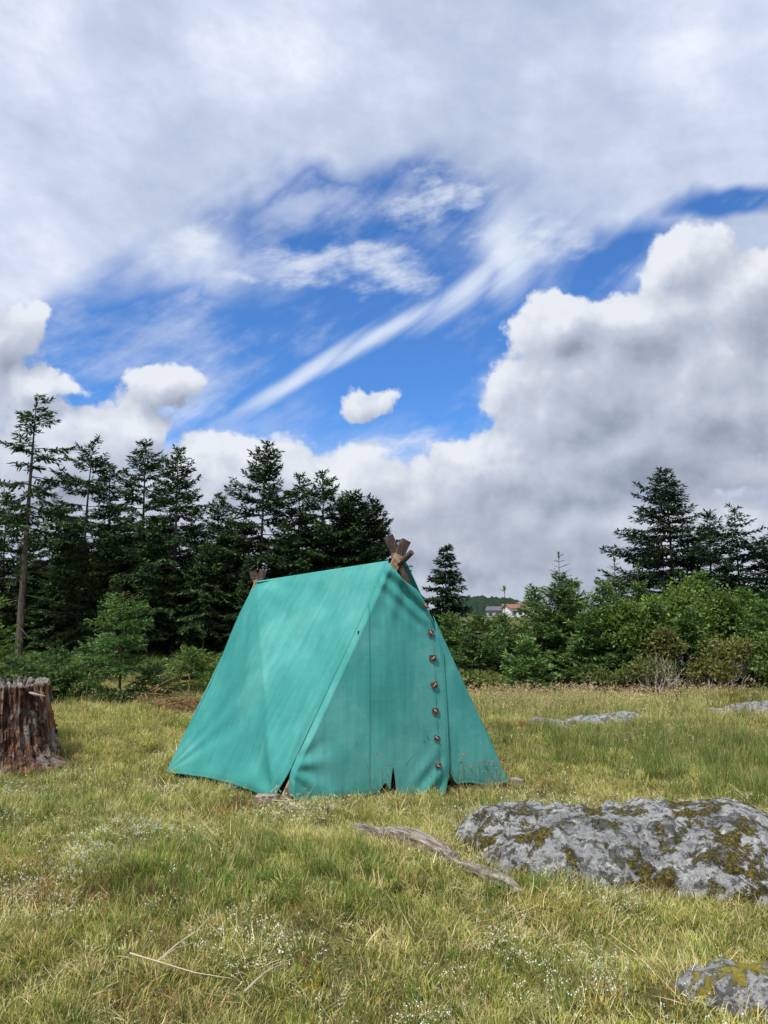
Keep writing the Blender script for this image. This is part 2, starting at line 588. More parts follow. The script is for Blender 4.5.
def canvas_material():
    m, t, b = new_mat("teal_canvas", .82, .18)
    uv = coord(t, 'UV')
    o = coord(t, 'Object')
    at_ = t.node('ShaderNodeAttribute', attribute_name="seam")
    sep = t.node('ShaderNodeSeparateXYZ'); t.l.new(uv, sep.inputs[0])
    big = t.noise(o, 1.6, 5, .6)
    streak = t.noise(t.mapping(uv, scale=(9, .8, 1)), 2.2, 5, .6)
    streak2 = t.noise(t.mapping(uv, rot=(0, 0, .5), scale=(1.2, 14, 1)), 1.5, 4, .6)
    spots = t.noise(o, 34, 3, .55)
    c = t.ramp(t.m('ADD', t.m('MULTIPLY', streak, .36), t.m('MULTIPLY', big, .64)),
               [(.34, (.046, .285, .262)), (.5, (.074, .362, .336)), (.66, (.135, .450, .425))])
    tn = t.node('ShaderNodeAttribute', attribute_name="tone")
    c = t.mix(t.m('MULTIPLY', tn.outputs['Fac'], .46), c, (.030, .25, .24, 1), clamp=False)  # mixes in the painted shade of the roof's rear triangle
    c = t.mix(t.m('MULTIPLY', t.ss(big, .48, .66), .28), c, (.15, .48, .43, 1))
    c = t.mix(t.m('MULTIPLY', t.ss(streak2, .55, .8), .12), c, (.16, .52, .45, 1))
    c = t.mix(t.m('MULTIPLY', t.ss(spots, .62, .75), .22), c, (.025, .24, .19, 1))
    # mud and green stain near the hem
    hz = t.node('ShaderNodeSeparateXYZ')
    geo = t.node('ShaderNodeNewGeometry'); t.l.new(geo.outputs['Position'], hz.inputs[0])
    dn = t.noise(o, 7, 5, .7)
    st = t.ss(t.m('ADD', hz.outputs[2], t.m('MULTIPLY', dn, .5)), .50, .18)
    c = t.mix(t.m('MULTIPLY', st, .30), c, (.08, .30, .20, 1))
    # seams sewn in the cloth
    c = t.mix(t.m('MULTIPLY', at_.outputs['Fac'], .6), c, (.015, .15, .12, 1))
    t.l.new(c, b.inputs['Base Color'])
    # weave and small puckers
    w1 = t.node('ShaderNodeTexWave', wave_type='BANDS', bands_direction='X'); w1.inputs['Scale'].default_value = 120
    w2 = t.node('ShaderNodeTexWave', wave_type='BANDS', bands_direction='Y'); w2.inputs['Scale'].default_value = 120
    t.l.new(uv, w1.inputs[0]); t.l.new(uv, w2.inputs[0])
    weave = t.m('MULTIPLY', t.m('ADD', w1.outputs['Fac'], w2.outputs['Fac']), .10)
    puck = t.m('ADD', t.m('ADD', t.noise(o, 14, 5, .6), t.m('MULTIPLY', at_.outputs['Fac'], -.6)), t.m('MULTIPLY', streak2, .25))
    bump(t, b, t.m('ADD', weave, puck), .45, .014)
    tr = t.node('ShaderNodeBsdfTranslucent')
    t.l.new(c, tr.inputs[0])
    mx = t.node('ShaderNodeMixShader'); mx.inputs[0].default_value = .16
    t.l.new(b.outputs[0], mx.inputs[1]); t.l.new(tr.outputs[0], mx.inputs[2])
    t.l.new(mx.outputs[0], m.node_tree.nodes['Material Output'].inputs[0])
    return m


M_canvas = canvas_material()


def v3(v): return np.array([v[0], v[1], v[2]], float)


FL = v3(TENT['FL']); FR = v3(TENT['FR']); BL = v3(TENT['BL'])
MIDF = (FL + FR) / 2
VA = v3(at(398.5, 540, float(MIDF[1])))                 # where the two front edges of the cloth would meet
ZA = (VA[2] - 0) * .915
A = FL + (VA - FL) * .915                               # ridge, front left
A2 = FR + (VA - FR) * .915                              # ridge, front right
B = v3(at(258, 581, 7.92))                              # ridge, back
BR = np.array([2 * B[0] - BL[0], 2 * B[1] - BL[1], 0])

tent = empty("tent", (float((FL[0] + BR[0]) / 2), float((FL[1] + BR[1]) / 2), 0),
             "teal green canvas ridge tent with crossed wooden poles pitched on the grass", "tent")
TL = np.array([tent.location.x, tent.location.y, 0.0])


def canvas_part(name, P, uv, seam, parent=tent, thick=.004, tone=None):
    """P: (ny, nx, 3) grid in world coordinates"""
    ny, nx = P.shape[:2]
    me = np_mesh(name, (P - TL).reshape(-1, 3), grid_faces(nx, ny), smooth=True, uv=uv.reshape(-1, 2))
    a = me.attributes.new("seam", 'FLOAT', 'POINT')
    a.data.foreach_set("value", np.asarray(seam, np.float32).ravel())
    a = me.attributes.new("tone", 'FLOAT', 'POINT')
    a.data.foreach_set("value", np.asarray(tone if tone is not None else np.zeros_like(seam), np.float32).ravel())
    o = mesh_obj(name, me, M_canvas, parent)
    md = o.modifiers.new("thickness", 'SOLIDIFY'); md.thickness = thick; md.offset = 0
    return o


def line(x, c, w):
    return np.clip(1 - np.abs(x - c) / w, 0, 1)


def unit(v): return v / np.linalg.norm(v)


def outward(A_, B_, Db):
    n = np.cross(Db - A_, B_ - A_)
    c = (A_ + B_ + Db) / 3 - np.array([B[0] * .5 + MIDF[0] * .5, B[1] * .5 + MIDF[1] * .5, .6])
    return 1 if np.dot(n, c) > 0 else -1


NSL = outward(A, B, FL); NSR = outward(A2, B, FR)


def roof(A_, B_, Cb, Db, name, sign, notch=True):
    """s: 0 front .. 1 back, t: 0 ridge .. 1 hem"""
    ns, nt_ = 150, 170
    s, tt = np.meshgrid(np.linspace(0, 1, ns), np.linspace(0, 1, nt_))
    uvw = np.stack([s * 1.75, tt * 2.2], -1)
    n = unit(np.cross(Db - A_, B_ - A_)) * sign
    S = s.copy()
    if notch:   # the cloth is parted where the pole foot comes through
        k = sstep(.865, 1.0, tt)
        S = s + (1 - s) * k * .022 * np.exp(-s * 9)
    # lower hem lifts a little off the ground
    T = tt * (1 - .024 * np.sin(PI * np.clip(s, 0, 1)) - .006)
    up1 = A_[None, None] + S[..., None] * (B_ - A_) + T[..., None] * (Db - A_)
    up2 = Cb[None, None] + (1 - S)[..., None] * (Db - Cb) + (1 - T)[..., None] * (B_ - Cb)
    P = np.where((S + T < 1)[..., None], up1, up2)
    # sag between ridge, rear pole and hem; crease on the diagonal
    q = s + (1 - tt) * 0
    diag = (s - (1 - tt))                                # 0 on the diagonal from back apex to front foot
    off = .075 * (1 - np.clip(np.abs(diag) / .55, 0, 1)) ** 1.1 * np.sin(PI * np.clip(tt, 0, 1)) ** .6
    sag = -.030 * np.sin(PI * s) * np.sin(PI * np.clip(tt, 0, 1))
    lowerleft = sstep(0, .5, diag)
    off = off + sag * .7 - .03 * lowerleft * np.sin(PI * tt)
    # long shallow folds that fan out from the rear foot and from the rear apex
    ang1 = np.arctan2(1.02 - tt, 1.02 - s)
    r1 = np.hypot(1.02 - tt, 1.02 - s)
    off = off + .010 * np.sin(ang1 * 17 + 1.2) * np.exp(-((ang1 - .75) / .4) ** 2) * sstep(0, .2, r1) * (1 - sstep(.5, 1.0, r1))
    ang2 = np.arctan2(tt + .01, 1.02 - s); r2 = np.hypot(tt, 1.02 - s)
    off = off + .006 * np.sin(ang2 * 22) * sstep(.05, .4, r2) * (1 - sstep(.7, 1.2, r2))
    # folds above the front foot
    r3 = np.hypot(s * 1.0, 1 - tt); a3 = np.arctan2(1 - tt, s + .02)
    off = off + .016 * np.sin(a3 * 9 + .6) * sstep(.02, .14, r3) * (1 - sstep(.22, .5, r3))
    # vertical strip tucks
    off = off + .003 * np.sin(s * 31 + tt * 2) + .006 * (fbm(s * 5, tt * 5, 5, 3) - .5)
    # hem flutter
    off = off + .014 * np.sin(s * 23) * sstep(.93, 1, tt) * sstep(0, .08, s)
    off = off * sstep(0, .05, s) * sstep(0, .06, tt) if notch else off - .03
    P = P + n[None, None] * off[..., None]
    tone = sstep(-.012, .012, diag) * 1.0 - .35 * sstep(.10, .0, np.abs(tt - .62 - .33 * s)) * sstep(.1, .5, diag) + .5 * sstep(.0, .25, s) * sstep(.30, .18, s) * sstep(.70, 1, tt) * (diag > 0)  # painted shade: darker triangle and wedge past the crease, paler fold streak
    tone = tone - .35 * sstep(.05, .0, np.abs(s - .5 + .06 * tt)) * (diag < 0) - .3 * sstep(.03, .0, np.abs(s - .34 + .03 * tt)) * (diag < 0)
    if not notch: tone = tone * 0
    seam = np.maximum(line(tt, .985, .008) * .5, 0)
    for c0 in (.335, .665):
        seam = np.maximum(seam, line(s, c0, .008) * .35)
    seam = np.maximum(seam, line(s, .004, .012) * .25)
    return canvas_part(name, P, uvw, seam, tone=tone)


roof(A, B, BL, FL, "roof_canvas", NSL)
roof(A2, B, BR, FR, "roof_canvas", NSR, notch=False)


BASE = FR - FL
BLEN = np.linalg.norm(BASE)
UPV = VA - (FL + BASE * .5)
NRM = unit(np.cross(BASE, UPV))
if NRM[1] > 0: NRM = -NRM


def front_off(u, h, seed=1):
    """how far the front wall stands out from the plane of the two feet and the apex"""
    edge = np.minimum(u - h * .5, (1 - u) - h * .5)          # distance to the sloping edges
    off = .062 * sstep(-.012, .022, edge) * (edge > .0005) + .035 * np.sin(PI * np.clip(u, 0, 1)) * np.sin(PI * np.clip(h * .8 + .12, 0, 1)) * sstep(0, .2, edge)
    # puckers running up and right from the pole foot
    r = np.hypot(u - .05, h - .13); an = np.arctan2(h - .13, u - .03)
    off = off + .011 * np.sin(an * 9 + .4) * np.exp(-(r / .20) ** 2) * sstep(.01, .08, r)
    # drape folds hanging from the top corner to the first toggle
    x0, y0, x1, y1 = .455, .885, .64, .735
    dx, dy = x1 - x0, y1 - y0
    L = math.hypot(dx, dy)
    al = ((u - x0) * dx + (h - y0) * dy) / L
    di = -((u - x0) * dy - (h - y0) * dx) / L
    di = -di
    sagl = .035 * np.sin(PI * np.clip(al / L, 0, 1))
    dd = di - sagl * 0
    win = sstep(-.03, .03, al) * (1 - sstep(L * .95, L * 1.25, al))
    off = off + .022 * np.sin(dd * 105 + 1.0) * np.exp(-(dd / .085) ** 2) * win
    off = off + .010 * np.sin((u * .9 - h * .3) * 70) * np.exp(-((u - .47) / .07) ** 2) * np.exp(-((h - .78) / .13) ** 2)
    off = off + .007 * np.sin(u * 31 + 3 * h + seed) * sstep(.30, 0, h)
    # tension creases low on the door flap
    off = off + .012 * np.sin((u * 1.1 - h) * 60) * np.exp(-((u - .63) / .07) ** 2) * sstep(.20, .02, h)
    off = off + .020 * (fbm(u * 3.5 + seed, h * 2.5, 31, 3) - .5) * sstep(0, .1, edge)
    off = off + .007 * (fbm(u * 17 + seed, h * 7, 41, 2) - .5) * sstep(0, .1, edge)
    return off


def front_panel(u0, u1, name, lift, over=0.0, n=90, seed=1, shear=0.0):
    """front wall between base positions u0..u1 (0 = left foot, 1 = right foot)"""
    u = np.linspace(u0, u1, n)[None, :] * np.ones((150, 1))
    v = np.linspace(0, 1, 150)[:, None] * np.ones((1, n))        # 0 bottom .. 1 top
    top = np.minimum(u, 1 - u) * 2
    cut = np.interp(u, [.0, .44, .47, .515, .58, .625, .66, 1], [2, .93, .885, .835, .80, .757, .72, .72])
    top = np.minimum(top, cut)
    top = np.maximum(top, .004)
    bot = lift(u) + 0 * u
    h = bot + (top - bot) * v
    u_ = u - shear * h * (u / u1) ** 4
    if u0 < .01: u_ = u_ + .050 * sstep(.125, .0, h) ** .8 * np.exp(-u * 11)
    P = FL + BASE * u_[..., None] + UPV * h[..., None]
    off = front_off(u, h, seed) + over
    # rolled top edge
    off = off + .012 * sstep(.97, 1.0, v) * (u > .45) * (u < .63)
    P = P + NRM * off[..., None]
    uvw = np.stack([u * BLEN, h * 2.0], -1)
    seam = line(u, .368, .0040) * (h < .735)
    seam = np.maximum(seam, line(h, bot + .012, .008) * .5)
    seam = np.maximum(seam, line(u, u1 - .008, .005) * .6)
    return canvas_part(name, P, uvw, seam)


def lift_left(u):
    notch = .045 * sstep(.050, .0, u)            # above the left pole foot
    gap = .040 * np.exp(-((u - .432) / .020) ** 2) + .006 * np.sin(u * 20) ** 2
    return notch + gap + .010


def lift_mid(u):
    return .115 * sstep(.019, .0, np.abs(u - .465)) * (u < .52) - .045 * sstep(.480, .505, u) + .012 * np.sin(u * 40) + .11 * sstep(.66, .715, u) ** 2


def lift_right(u):
    return .075 * sstep(.05, 0.0, u - .70) + .022 + .010 * np.sin(u * 26)


front_panel(-.0, .712, "front_canvas", lambda u: np.where(u < .452, lift_left(u), lift_mid(u)), .012, 260, 1, shear=.045)
front_panel(.655, .998, "front_canvas", lift_right, -.002, 100, 1)

# rear wall
nn = 60
u, v = np.meshgrid(np.linspace(0, 1, nn), np.linspace(.01, 1, nn))
Pb = B + (BL + (BR - BL) * u[..., None] - B) * v[..., None]
canvas_part("rear_canvas", Pb, np.stack([u * 2, v * 2], -1), np.zeros_like(u))


def T(p): return Vector((float(p[0] - TL[0]), float(p[1] - TL[1]), float(p[2])))


# crossed poles, set inside the cloth and rising past the ridge
rng = random.Random(4)


def crossed(VAp, f1, f2, nrm, over, w, th, offs, inset=.04):
    """two boards inside the cloth edges, each from a foot to past the crossing"""
    mid = (f1 + f2) / 2
    for k, (f, g) in enumerate(((f1, f2), (f2, f1))):
        e = unit(VAp - f)                        # along the cloth edge
        side = unit(g - f); side = unit(side - e * np.dot(side, e))
        ins = w / 2 + inset
        p0 = f + side * ins + nrm * offs[k]
        # length up to the crossing in the middle
        t_ = np.dot(mid - p0, unit(g - f)) / np.dot(e, unit(g - f))
        a = p0 + e * t_
        brk = a + e * .035
        mb = MB(); mb.beam(T(p0 - e * .02), T(brk), w, th, side, 10, .0012, rng)
        pole = mb.build("pole", M_pole, tent)
        mb = MB(); mb.beam(T(brk + e * .001), T(a + e * over[k]), w * 1.06, th * 1.08, side, 4, .003, rng)
        mb.build("weathered_end", M_pole_end, pole)
        CROSS.append(a)


CROSS = []
crossed(VA, FL, FR, NRM, (.185, .185), .082, .038, (.004, -.038), .024)
dfr = unit((BR - BL)); nb_ = unit(np.cross(BR - BL, B - BL)); nb_ = nb_ if nb_[1] > 0 else -nb_
VB = B + np.array([0, 0, .21]) + nb_ * .0
crossed(VB, BL, BR, nb_, (.15, .14), .070, .036, (.025, .066), .055)

# ridge pole with its end poking out in front
mb = MB()
rp0 = at(412, 552, float(CROSS[0][1]) - .10); rpA = Vector((A + A2) / 2) + Vector((0, 0, -.035)); rpB = Vector(B) + Vector((0, 0, -.075))
mb.tube([T(rp0), T(rpA.lerp(rp0, .5)), T(rpA), T(rpA.lerp(rpB, .5)), T(rpB + (rpB - rpA).normalized() * .06)], [.025, .028, .030, .030, .028], 10, jit=.03, rng=rng)
mb.build("ridge_pole", M_pole_end, tent, smooth=False)


def lash(c0, mat):
    mb = MB(); c0 = Vector(c0)
    bx = Vector(unit(BASE)); by = Vector(NRM); bz = Vector((0, 0, 1))
    for k in range(3):
        s1 = 1 if k % 2 else -1
        q = (bx * .75 + bz * .66 * s1)
        pts = [T(c0 + q * (.058 * math.cos(2 * PI * i / 16)) + by * (.052 * math.sin(2 * PI * i / 16) + (.01 if s1 > 0 else 0)) + bz * (-.02 + .009 * k)) for i in range(17)]
        mb.tube(pts, .0032, 5, cap=False)
    mb.build("lashing", mat, tent, smooth=True)


lash(CROSS[0] - NRM * .012 + np.array([0, 0, -.015]), M_rope)
lash(CROSS[2] + nb_ * .03, M_rope)

# toggles down the door
TOG = [(426.0, 606.0), (431, 633), (433, 658), (434.5, 685), (435.5, 711), (437, 738), (438.5, 766)]


def on_front(px, py, extra=0.0):
    """point on the bulging front wall seen at a pixel"""
    d = ray(px, py); o = np.array([0, 0, CAMZ]); off = .06
    for _ in range(6):
        s_ = np.dot(FL + NRM * (off + extra) - o, NRM) / np.dot(d, NRM)
        q = o + d * s_
        w_ = q - FL - NRM * (off + extra)
        h = w_[2] / UPV[2]
        u = np.dot(w_ - UPV * h, BASE) / BLEN ** 2
        off = float(front_off(np.array(u), np.array(h))) + .012
    return q


nx_ = Vector(unit(BASE)); nz_ = Vector(unit(UPV)); nn_ = Vector(NRM)
for i, (px, py) in enumerate(TOG):
    c = Vector(on_front(px, py, .010 if i else .020))
    rot = rng.uniform(-.3, .3); zs_ = rng.uniform(.75, 1.1)
    ax = (nx_ * math.cos(rot) + nz_ * math.sin(rot)); az_ = ax.cross(nn_).normalized()
    mb = MB(); mb.beam(T(c - ax * .029 * zs_), T(c + ax * .029 * zs_), .045 * zs_, .006, az_, 3, .003, rng)
    patch = mb.build("toggle", M_leather, tent)
    mb = MB()
    q = rng.choice([-1, 1]) if i > 1 else 1
    d_ = (ax + az_ * (.8 * q)).normalized()
    mb.tube([T(c + nn_ * .008 - d_ * .020), T(c + nn_ * .011), T(c + nn_ * .008 + d_ * .020)], [.0035, .0045, .0035], 6)
    mb.build("toggle_peg", M_toggle, patch, smooth=True)
    if i < len(TOG) - 1:
        c2 = Vector(on_front(TOG[i + 1][0] + .8, TOG[i + 1][1] - 4, .004)); c1 = Vector(on_front(px + .8, py + 4, .004))
        cm = Vector(on_front((px + TOG[i + 1][0]) / 2 + rng.uniform(.5, 1.8), (py + TOG[i + 1][1]) / 2, .006))
        mb = MB(); mb.tube([T(c1), T(cm), T(c2)], .0016, 4)
        mb.build("toggle_cord", M_cord, patch)
# snap pin at the top of the left seam
c = Vector(on_front(358.5, 633, .004))
mb = MB(); mb.tube([T(c - nz_ * .018), T(c + nz_ * .018)], .008, 8); mb.build("seam_pin", M_dark, tent)
# eyelet in the drooping top corner
c = Vector(on_front(404, 589, .003))
mb = MB(); mb.tube([T(c), T(c + nn_ * .005)], .008, 10); mb.build("eyelet", flat_mat("brass_eyelet", (.30, .27, .2), .4), tent)

# feet: the front-left pole foot stands on a block tied with cord
bp = on_ground(271, 803)
mb = MB(); mb.beam(T(bp + Vector((-.11, -.05, .035))), T(bp + Vector((.055, -.065, .035))), .085, .11, (0, 0, 1), 5, .004, rng)
mb.build("foot_block", M_block, tent)
mb = MB()
bc = bp + Vector((.02, -.11, .05))
mb.tube([T(bp + Vector((-.06, -.112, .080))), T(bp + Vector((.02, -.122, .084))), T(bp + Vector((.085, -.085, .082)))], .004, 5)
mb.tube([T(bp + Vector((.005, -.118, .078))), T(bp + Vector((.02, -.110, .12))), T(bp + Vector((.075, -.060, .155)))], .004, 5)
mb.tube([T(bp + Vector((.06, -.10, .082))), T(bp + Vector((.045, -.09, .12))), T(bp + Vector((.05, -.04, .15)))], .004, 5)
mb.tube([T(bp + Vector((.04, -.125, .05))), T(bp + Vector((.12, -.15, .05))), T(bp + Vector((.19, -.19, .06)))], .005, 5)
mb.build("foot_cord", M_rope, tent, smooth=True)
# stake seen in the slit of the door wall
c = Vector(FL + BASE * .462 + NRM * .035)
mb = MB(); mb.beam(T(Vector((c.x - .02, c.y + .02, -.03))), T(Vector((c.x - .02, c.y + .05, .20))), .055, .03, nx_, 3, .002, rng)
mb.build("door_stake", M_pole, tent)
# right foot block
fr = Vector(FR) + Vector((.03, .0, 0))
mb = MB(); mb.beam(T(fr + Vector((-.02, .02, .03))), T(fr + Vector((.09, -.02, .03))), .07, .05, (0, 0, 1), 4, .005, rng)
mb.build("foot_block", M_block, tent)
#@@VEG@@
# ------------------------------------------------------------------ rocks


def rock_material(name, moss=.5, seed=0.0, mossc=None, dark=1.0):
    m, t, b = new_mat(name, .9, .2)
    o = t.vm('ADD', coord(t), (seed, seed * .7, seed * .3))
    n1 = t.noise(o, 3.2, 6, .6); n2 = t.noise(o, 22, 6, .7); n3 = t.noise(o, 70, 4, .6)
    c = t.ramp(t.m('ADD', t.m('MULTIPLY', n2, .55), t.m('MULTIPLY', n1, .45)),
               [(.34, (.07, .072, .074)), (.45, (.17, .173, .176)), (.55, (.27, .275, .27)), (.68, (.42, .42, .39))])
    # pale crusts and dark lichens
    v = t.node('ShaderNodeTexVoronoi'); v.inputs['Scale'].default_value = 11
    t.l.new(t.vm('ADD', o, t.vm('SCALE', t.noise(o, 9, 4, .6, color=True), scale=.16)), v.inputs['Vector'])
    pale = t.m('MULTIPLY', t.ss(v.outputs['Distance'], .34, .22), t.ss(t.noise(o, 5, 3, .5), .50, .58))
    c = t.mix(t.m('MULTIPLY', pale, .7), c, (.42, .45, .39, 1))
    dk = t.m('MAXIMUM', t.ss(t.noise(o, 13, 6, .75), .535, .565), t.ss(t.noise(o, 5.2, 7, .78), .53, .56))
    c = t.mix(t.m('MULTIPLY', dk, .80), c, (.035, .036, .032, 1))
    c = t.mix(t.m('MULTIPLY', t.ss(n3, .58, .7), .5), c, (.05, .05, .05, 1))
    geo = t.node('ShaderNodeNewGeometry')
    mn = t.m('ADD', t.m('MULTIPLY', t.noise(o, 8.5, 6, .7), .6), t.m('MULTIPLY', t.noise(o, 2.6, 3, .6), .4))
    ms = t.ss(mn, 1 - moss - .01, 1 - moss + .035)
    mc = t.ramp(t.noise(o, 60, 4, .7), [(.38, (.018, .014, .007)), (.52, (.060, .048, .012)), (.68, (.19, .17, .03))])
    if mossc: mc = t.ramp(t.noise(o, 60, 4, .7), [(.3, tuple(k * .35 for k in mossc)), (.7, mossc)])
    c = t.mix(ms, c, mc)
    t.l.new(c, b.inputs['Base Color'])
    h = t.m('ADD', t.m('MULTIPLY', n2, .6), t.m('MULTIPLY', n3, .25))
    h = t.m('ADD', h, t.m('MULTIPLY', ms, .35))
    bump(t, b, h, .9, .03)
    return m


def rock(name, cx, cy, rx, ry, hh, label, seed, mat, rot=0.0, sink=.06, n=150, steep=2.6, cat="rock", group=None, tilt=0.0):
    th = np.linspace(0, 2 * PI, n, endpoint=False); rr = np.linspace(0, 1, n // 2) ** .8
    Rr, Th = np.meshgrid(rr, th, indexing='ij')
    u = Rr * np.cos(Th); v = Rr * np.sin(Th)
    lump = 1 + .22 * (fbm(np.cos(Th) * 1.4 + seed, np.sin(Th) * 1.4, 5, 3) - .5) * 2
    x = u * rx * lump; y = v * ry * lump
    prof = (1 - Rr ** steep) ** .62
    z = hh * prof * (1 + tilt * u) * (.80 + .5 * fbm(x * 1.6 + seed, y * 1.6, 7, 4))
    z = z + (fbm(x * 5 + seed, y * 5, 13, 4) - .5) * .11 * prof ** .5 * min(1, hh * 4)
    # cracks and ledges
    cr = np.abs(fbm(x * 2.3 + seed * 3, y * 2.3, 23, 3) - .5)
    z = z - .045 * np.exp(-(cr / .018) ** 2) * min(1, hh * 4)
    cr2 = vnoise(x * 14 + seed, y * 14, 3)
    z = z - .022 * sstep(.62, .9, cr2) * min(1, hh * 4) + (fbm(x * 16 + seed, y * 16, 19, 3) - .5) * .035 * prof ** .5 * min(1, hh * 4)
    jx = (fbm(x * 8, z * 12 + y * 8, 51, 3) - .5) * .07 * min(1, hh * 4) * Rr
    x2 = x + jx * np.cos(Th); y2 = y + jx * np.sin(Th)
    c, s_ = math.cos(rot), math.sin(rot)
    X_ = x2 * c - y2 * s_; Y_ = x2 * s_ + y2 * c
    hg = H(cx + X_, cy + Y_) - H(cx, cy)
    Zr = z - sink + hg * (1 - .0 * prof)
    nr, nt_ = Rr.shape
    i = np.arange(nr * nt_).reshape(nr, nt_)
    q = np.stack([i[:-1], np.roll(i[:-1], -1, 1), np.roll(i[1:], -1, 1), i[1:]], -1).reshape(-1, 4)[:, ::-1]
    me = np_mesh(name, np.stack([X_, Y_, Zr], -1), q, smooth=True)
    o = mesh_obj(name, me, mat)
    o.location = (cx, cy, float(H(cx, cy)))
    return tag(o, label, cat, group)


BLOCK = []   # (cx, cy, rx, ry) where nothing grows


def blk(cx, cy, rx, ry, rot=0): BLOCK.append((cx, cy, rx, ry, rot))


rock("boulder", 1.66, 5.16, 1.30, .74, .33, "large low grey boulder with dark lichen and moss patches on the grass", 2.3,
     rock_material("lichen_rock", .490, 1.0), rot=-.10, sink=.05, n=300, steep=3.0, cat="boulder", tilt=.03)
blk(1.66, 5.12, 1.12, .62, -.10)
p = on_ground(742, 1000)
rock("mossy_rock", p.x + .07, p.y - .09, .36, .19, .17, "small rock capped with yellow moss in front of the large boulder", 7.1,
     rock_material("yellow_moss_rock", .50, 4.0, (.25, .21, .035)), rot=-.2, sink=.02, n=150, steep=2.6)
blk(p.x + .07, p.y - .1, .33, .16, -.2)
for (px, py, rx, ry, hh, lab, sd_) in (
        (545, 734, .38, .30, .19, "small pale grey rock in the meadow just right of the tent", 11.0),
        (600, 726, .70, .45, .17, "long flat slab of bare rock lying in the meadow beyond the small pale rock", 12.0),
        (768, 714, 1.1, .7, .16, "flat grey outcrop beside a heather mound at the right meadow edge", 13.0),
        ):
    p = on_ground(px, py)
    rock("meadow_rock", p.x, p.y, rx, ry, hh, lab, sd_, rock_material("meadow_rock", .36, sd_), sink=.03, n=110)
    blk(p.x, p.y, rx * .85, ry * .85)

# ------------------------------------------------------------------ stump
sp = on_ground(-3, 765)
rng = random.Random(9)


def stump():
    nth, nz = 260, 110
    th = np.linspace(0, 2 * PI, nth, endpoint=False)
    zz = np.linspace(-.05, 1, nz)
    Th, Zz = np.meshgrid(th, zz)
    ct, st = np.cos(Th), np.sin(Th)
    ridge = fbm(Th * 9 + .0, Zz * 1.0 + 3, 3, 3) * .5 + fbm(Th * 26, Zz * 2.5, 5, 3) * .5
    # wrap the seam
    w = sstep(0, .35, Th) * sstep(2 * PI, 2 * PI - .35, Th)
    ridge = ridge * w + .5 * (1 - w)
    lobes = .5 + .5 * np.cos(Th * 5 + .7) * .6 + .2 * np.cos(Th * 3 + 2)
    r = .455 + .05 * (1 - Zz) + (.13 + .12 * lobes) * np.exp(-np.clip(Zz, 0, 1) * 6.0)
    r = r * (1 + .045 * np.cos(Th * 2 + 1)) + (ridge - .5) * .19
    deep = fbm(Th * 11 + 7, Zz * .8, 29, 2)
    r -= .11 * sstep(.62, .80, deep) * w
    r += .028 * (vnoise(Th * 11, Zz * 5 + 3, 61) > .55) * w + .02 * (vnoise(Th * 19 + 4, Zz * 9, 62) > .6) * w
    top = .77 + .05 * (fbm(Th * 3, Th * 0, 8, 2) - .5) + .09 * (fbm(Th * 12, Th * 0 + 2, 18, 2) - .5) * w
    Z_ = Zz * top
    x = ct * r; y = st * r
    V = [np.stack([x, y, Z_], -1).reshape(-1, 3)]
    i = np.arange(nz * nth).reshape(nz, nth)
    Q = [np.stack([i[:-1], np.roll(i[:-1], -1, 1), np.roll(i[1:], -1, 1), i[1:]], -1).reshape(-1, 4)]
    # broken top surface, hollow and splintered
    nr = 40
    f = np.linspace(1, 0, nr)[1:]
    Fr, Tt = np.meshgrid(f, th, indexing='ij')
    xr = np.cos(Tt) * r[-1][None] * Fr; yr = np.sin(Tt) * r[-1][None] * Fr
    zt = top[-1][None] * Fr + (1 - Fr) * .76 - .10 * sstep(1, .7, Fr) + .09 * (fbm(xr * 9, yr * 30, 77, 3) - .4) + .05 * (fbm(xr * 4, yr * 4, 78, 3) - .5)
    V.append(np.stack([xr, yr, zt], -1).reshape(-1, 3))
    j = np.arange((nr - 1) * nth).reshape(nr - 1, nth) + nz * nth
    Q.append(np.stack([i[-1], np.roll(i[-1], -1), np.roll(j[0], -1), j[0]], -1).reshape(-1, 4))
    Q.append(np.stack([j[:-1], np.roll(j[:-1], -1, 1), np.roll(j[1:], -1, 1), j[1:]], -1).reshape(-1, 4))
    return np_mesh("stump", np.concatenate(V), np.concatenate(Q), smooth=False)


ms, t, b = new_mat("decayed_stump_wood", .95, .15)
o_ = coord(t)
sv = t.mapping(o_, scale=(1, 1, .17))
a1 = t.noise(sv, 16, 6, .7, dist=.5); a2 = t.noise(sv, 60, 4, .7); a3 = t.noise(o_, 4.0, 5, .6); a4 = t.noise(t.mapping(o_, scale=(1, 1, .35)), 7, 5, .65)
c = t.ramp(t.m('ADD', t.m('MULTIPLY', a1, .6), t.m('MULTIPLY', a2, .4)),
           [(.38, (.012, .007, .005)), (.47, (.070, .034, .023)), (.56, (.17, .098, .070)), (.67, (.42, .35, .30))])
c = t.mix(t.m('MULTIPLY', t.ss(a4, .57, .64), .85), c, t.ramp(a2, [(.3, (.16, .05, .012)), (.7, (.50, .22, .055))]))
c = t.mix(t.m('MULTIPLY', t.ss(a3, .52, .62), .6), c, t.ramp(a2, [(.3, (.14, .12, .105)), (.7, (.46, .42, .38))]))
sepz = t.node('ShaderNodeSeparateXYZ'); t.l.new(o_, sepz.inputs[0])
gx = t.ss(t.m('ADD', sepz.outputs[2], t.m('MULTIPLY', a3, .16)), .84, .88)
c = t.mix(t.m('MULTIPLY', gx, .85), c, t.ramp(a2, [(.3, (.20, .18, .16)), (.7, (.50, .47, .43))]))
t.l.new(c, b.inputs['Base Color'])
bump(t, b, t.m('ADD', a1, t.m('MULTIPLY', a2, .6)), 1.0, .03)
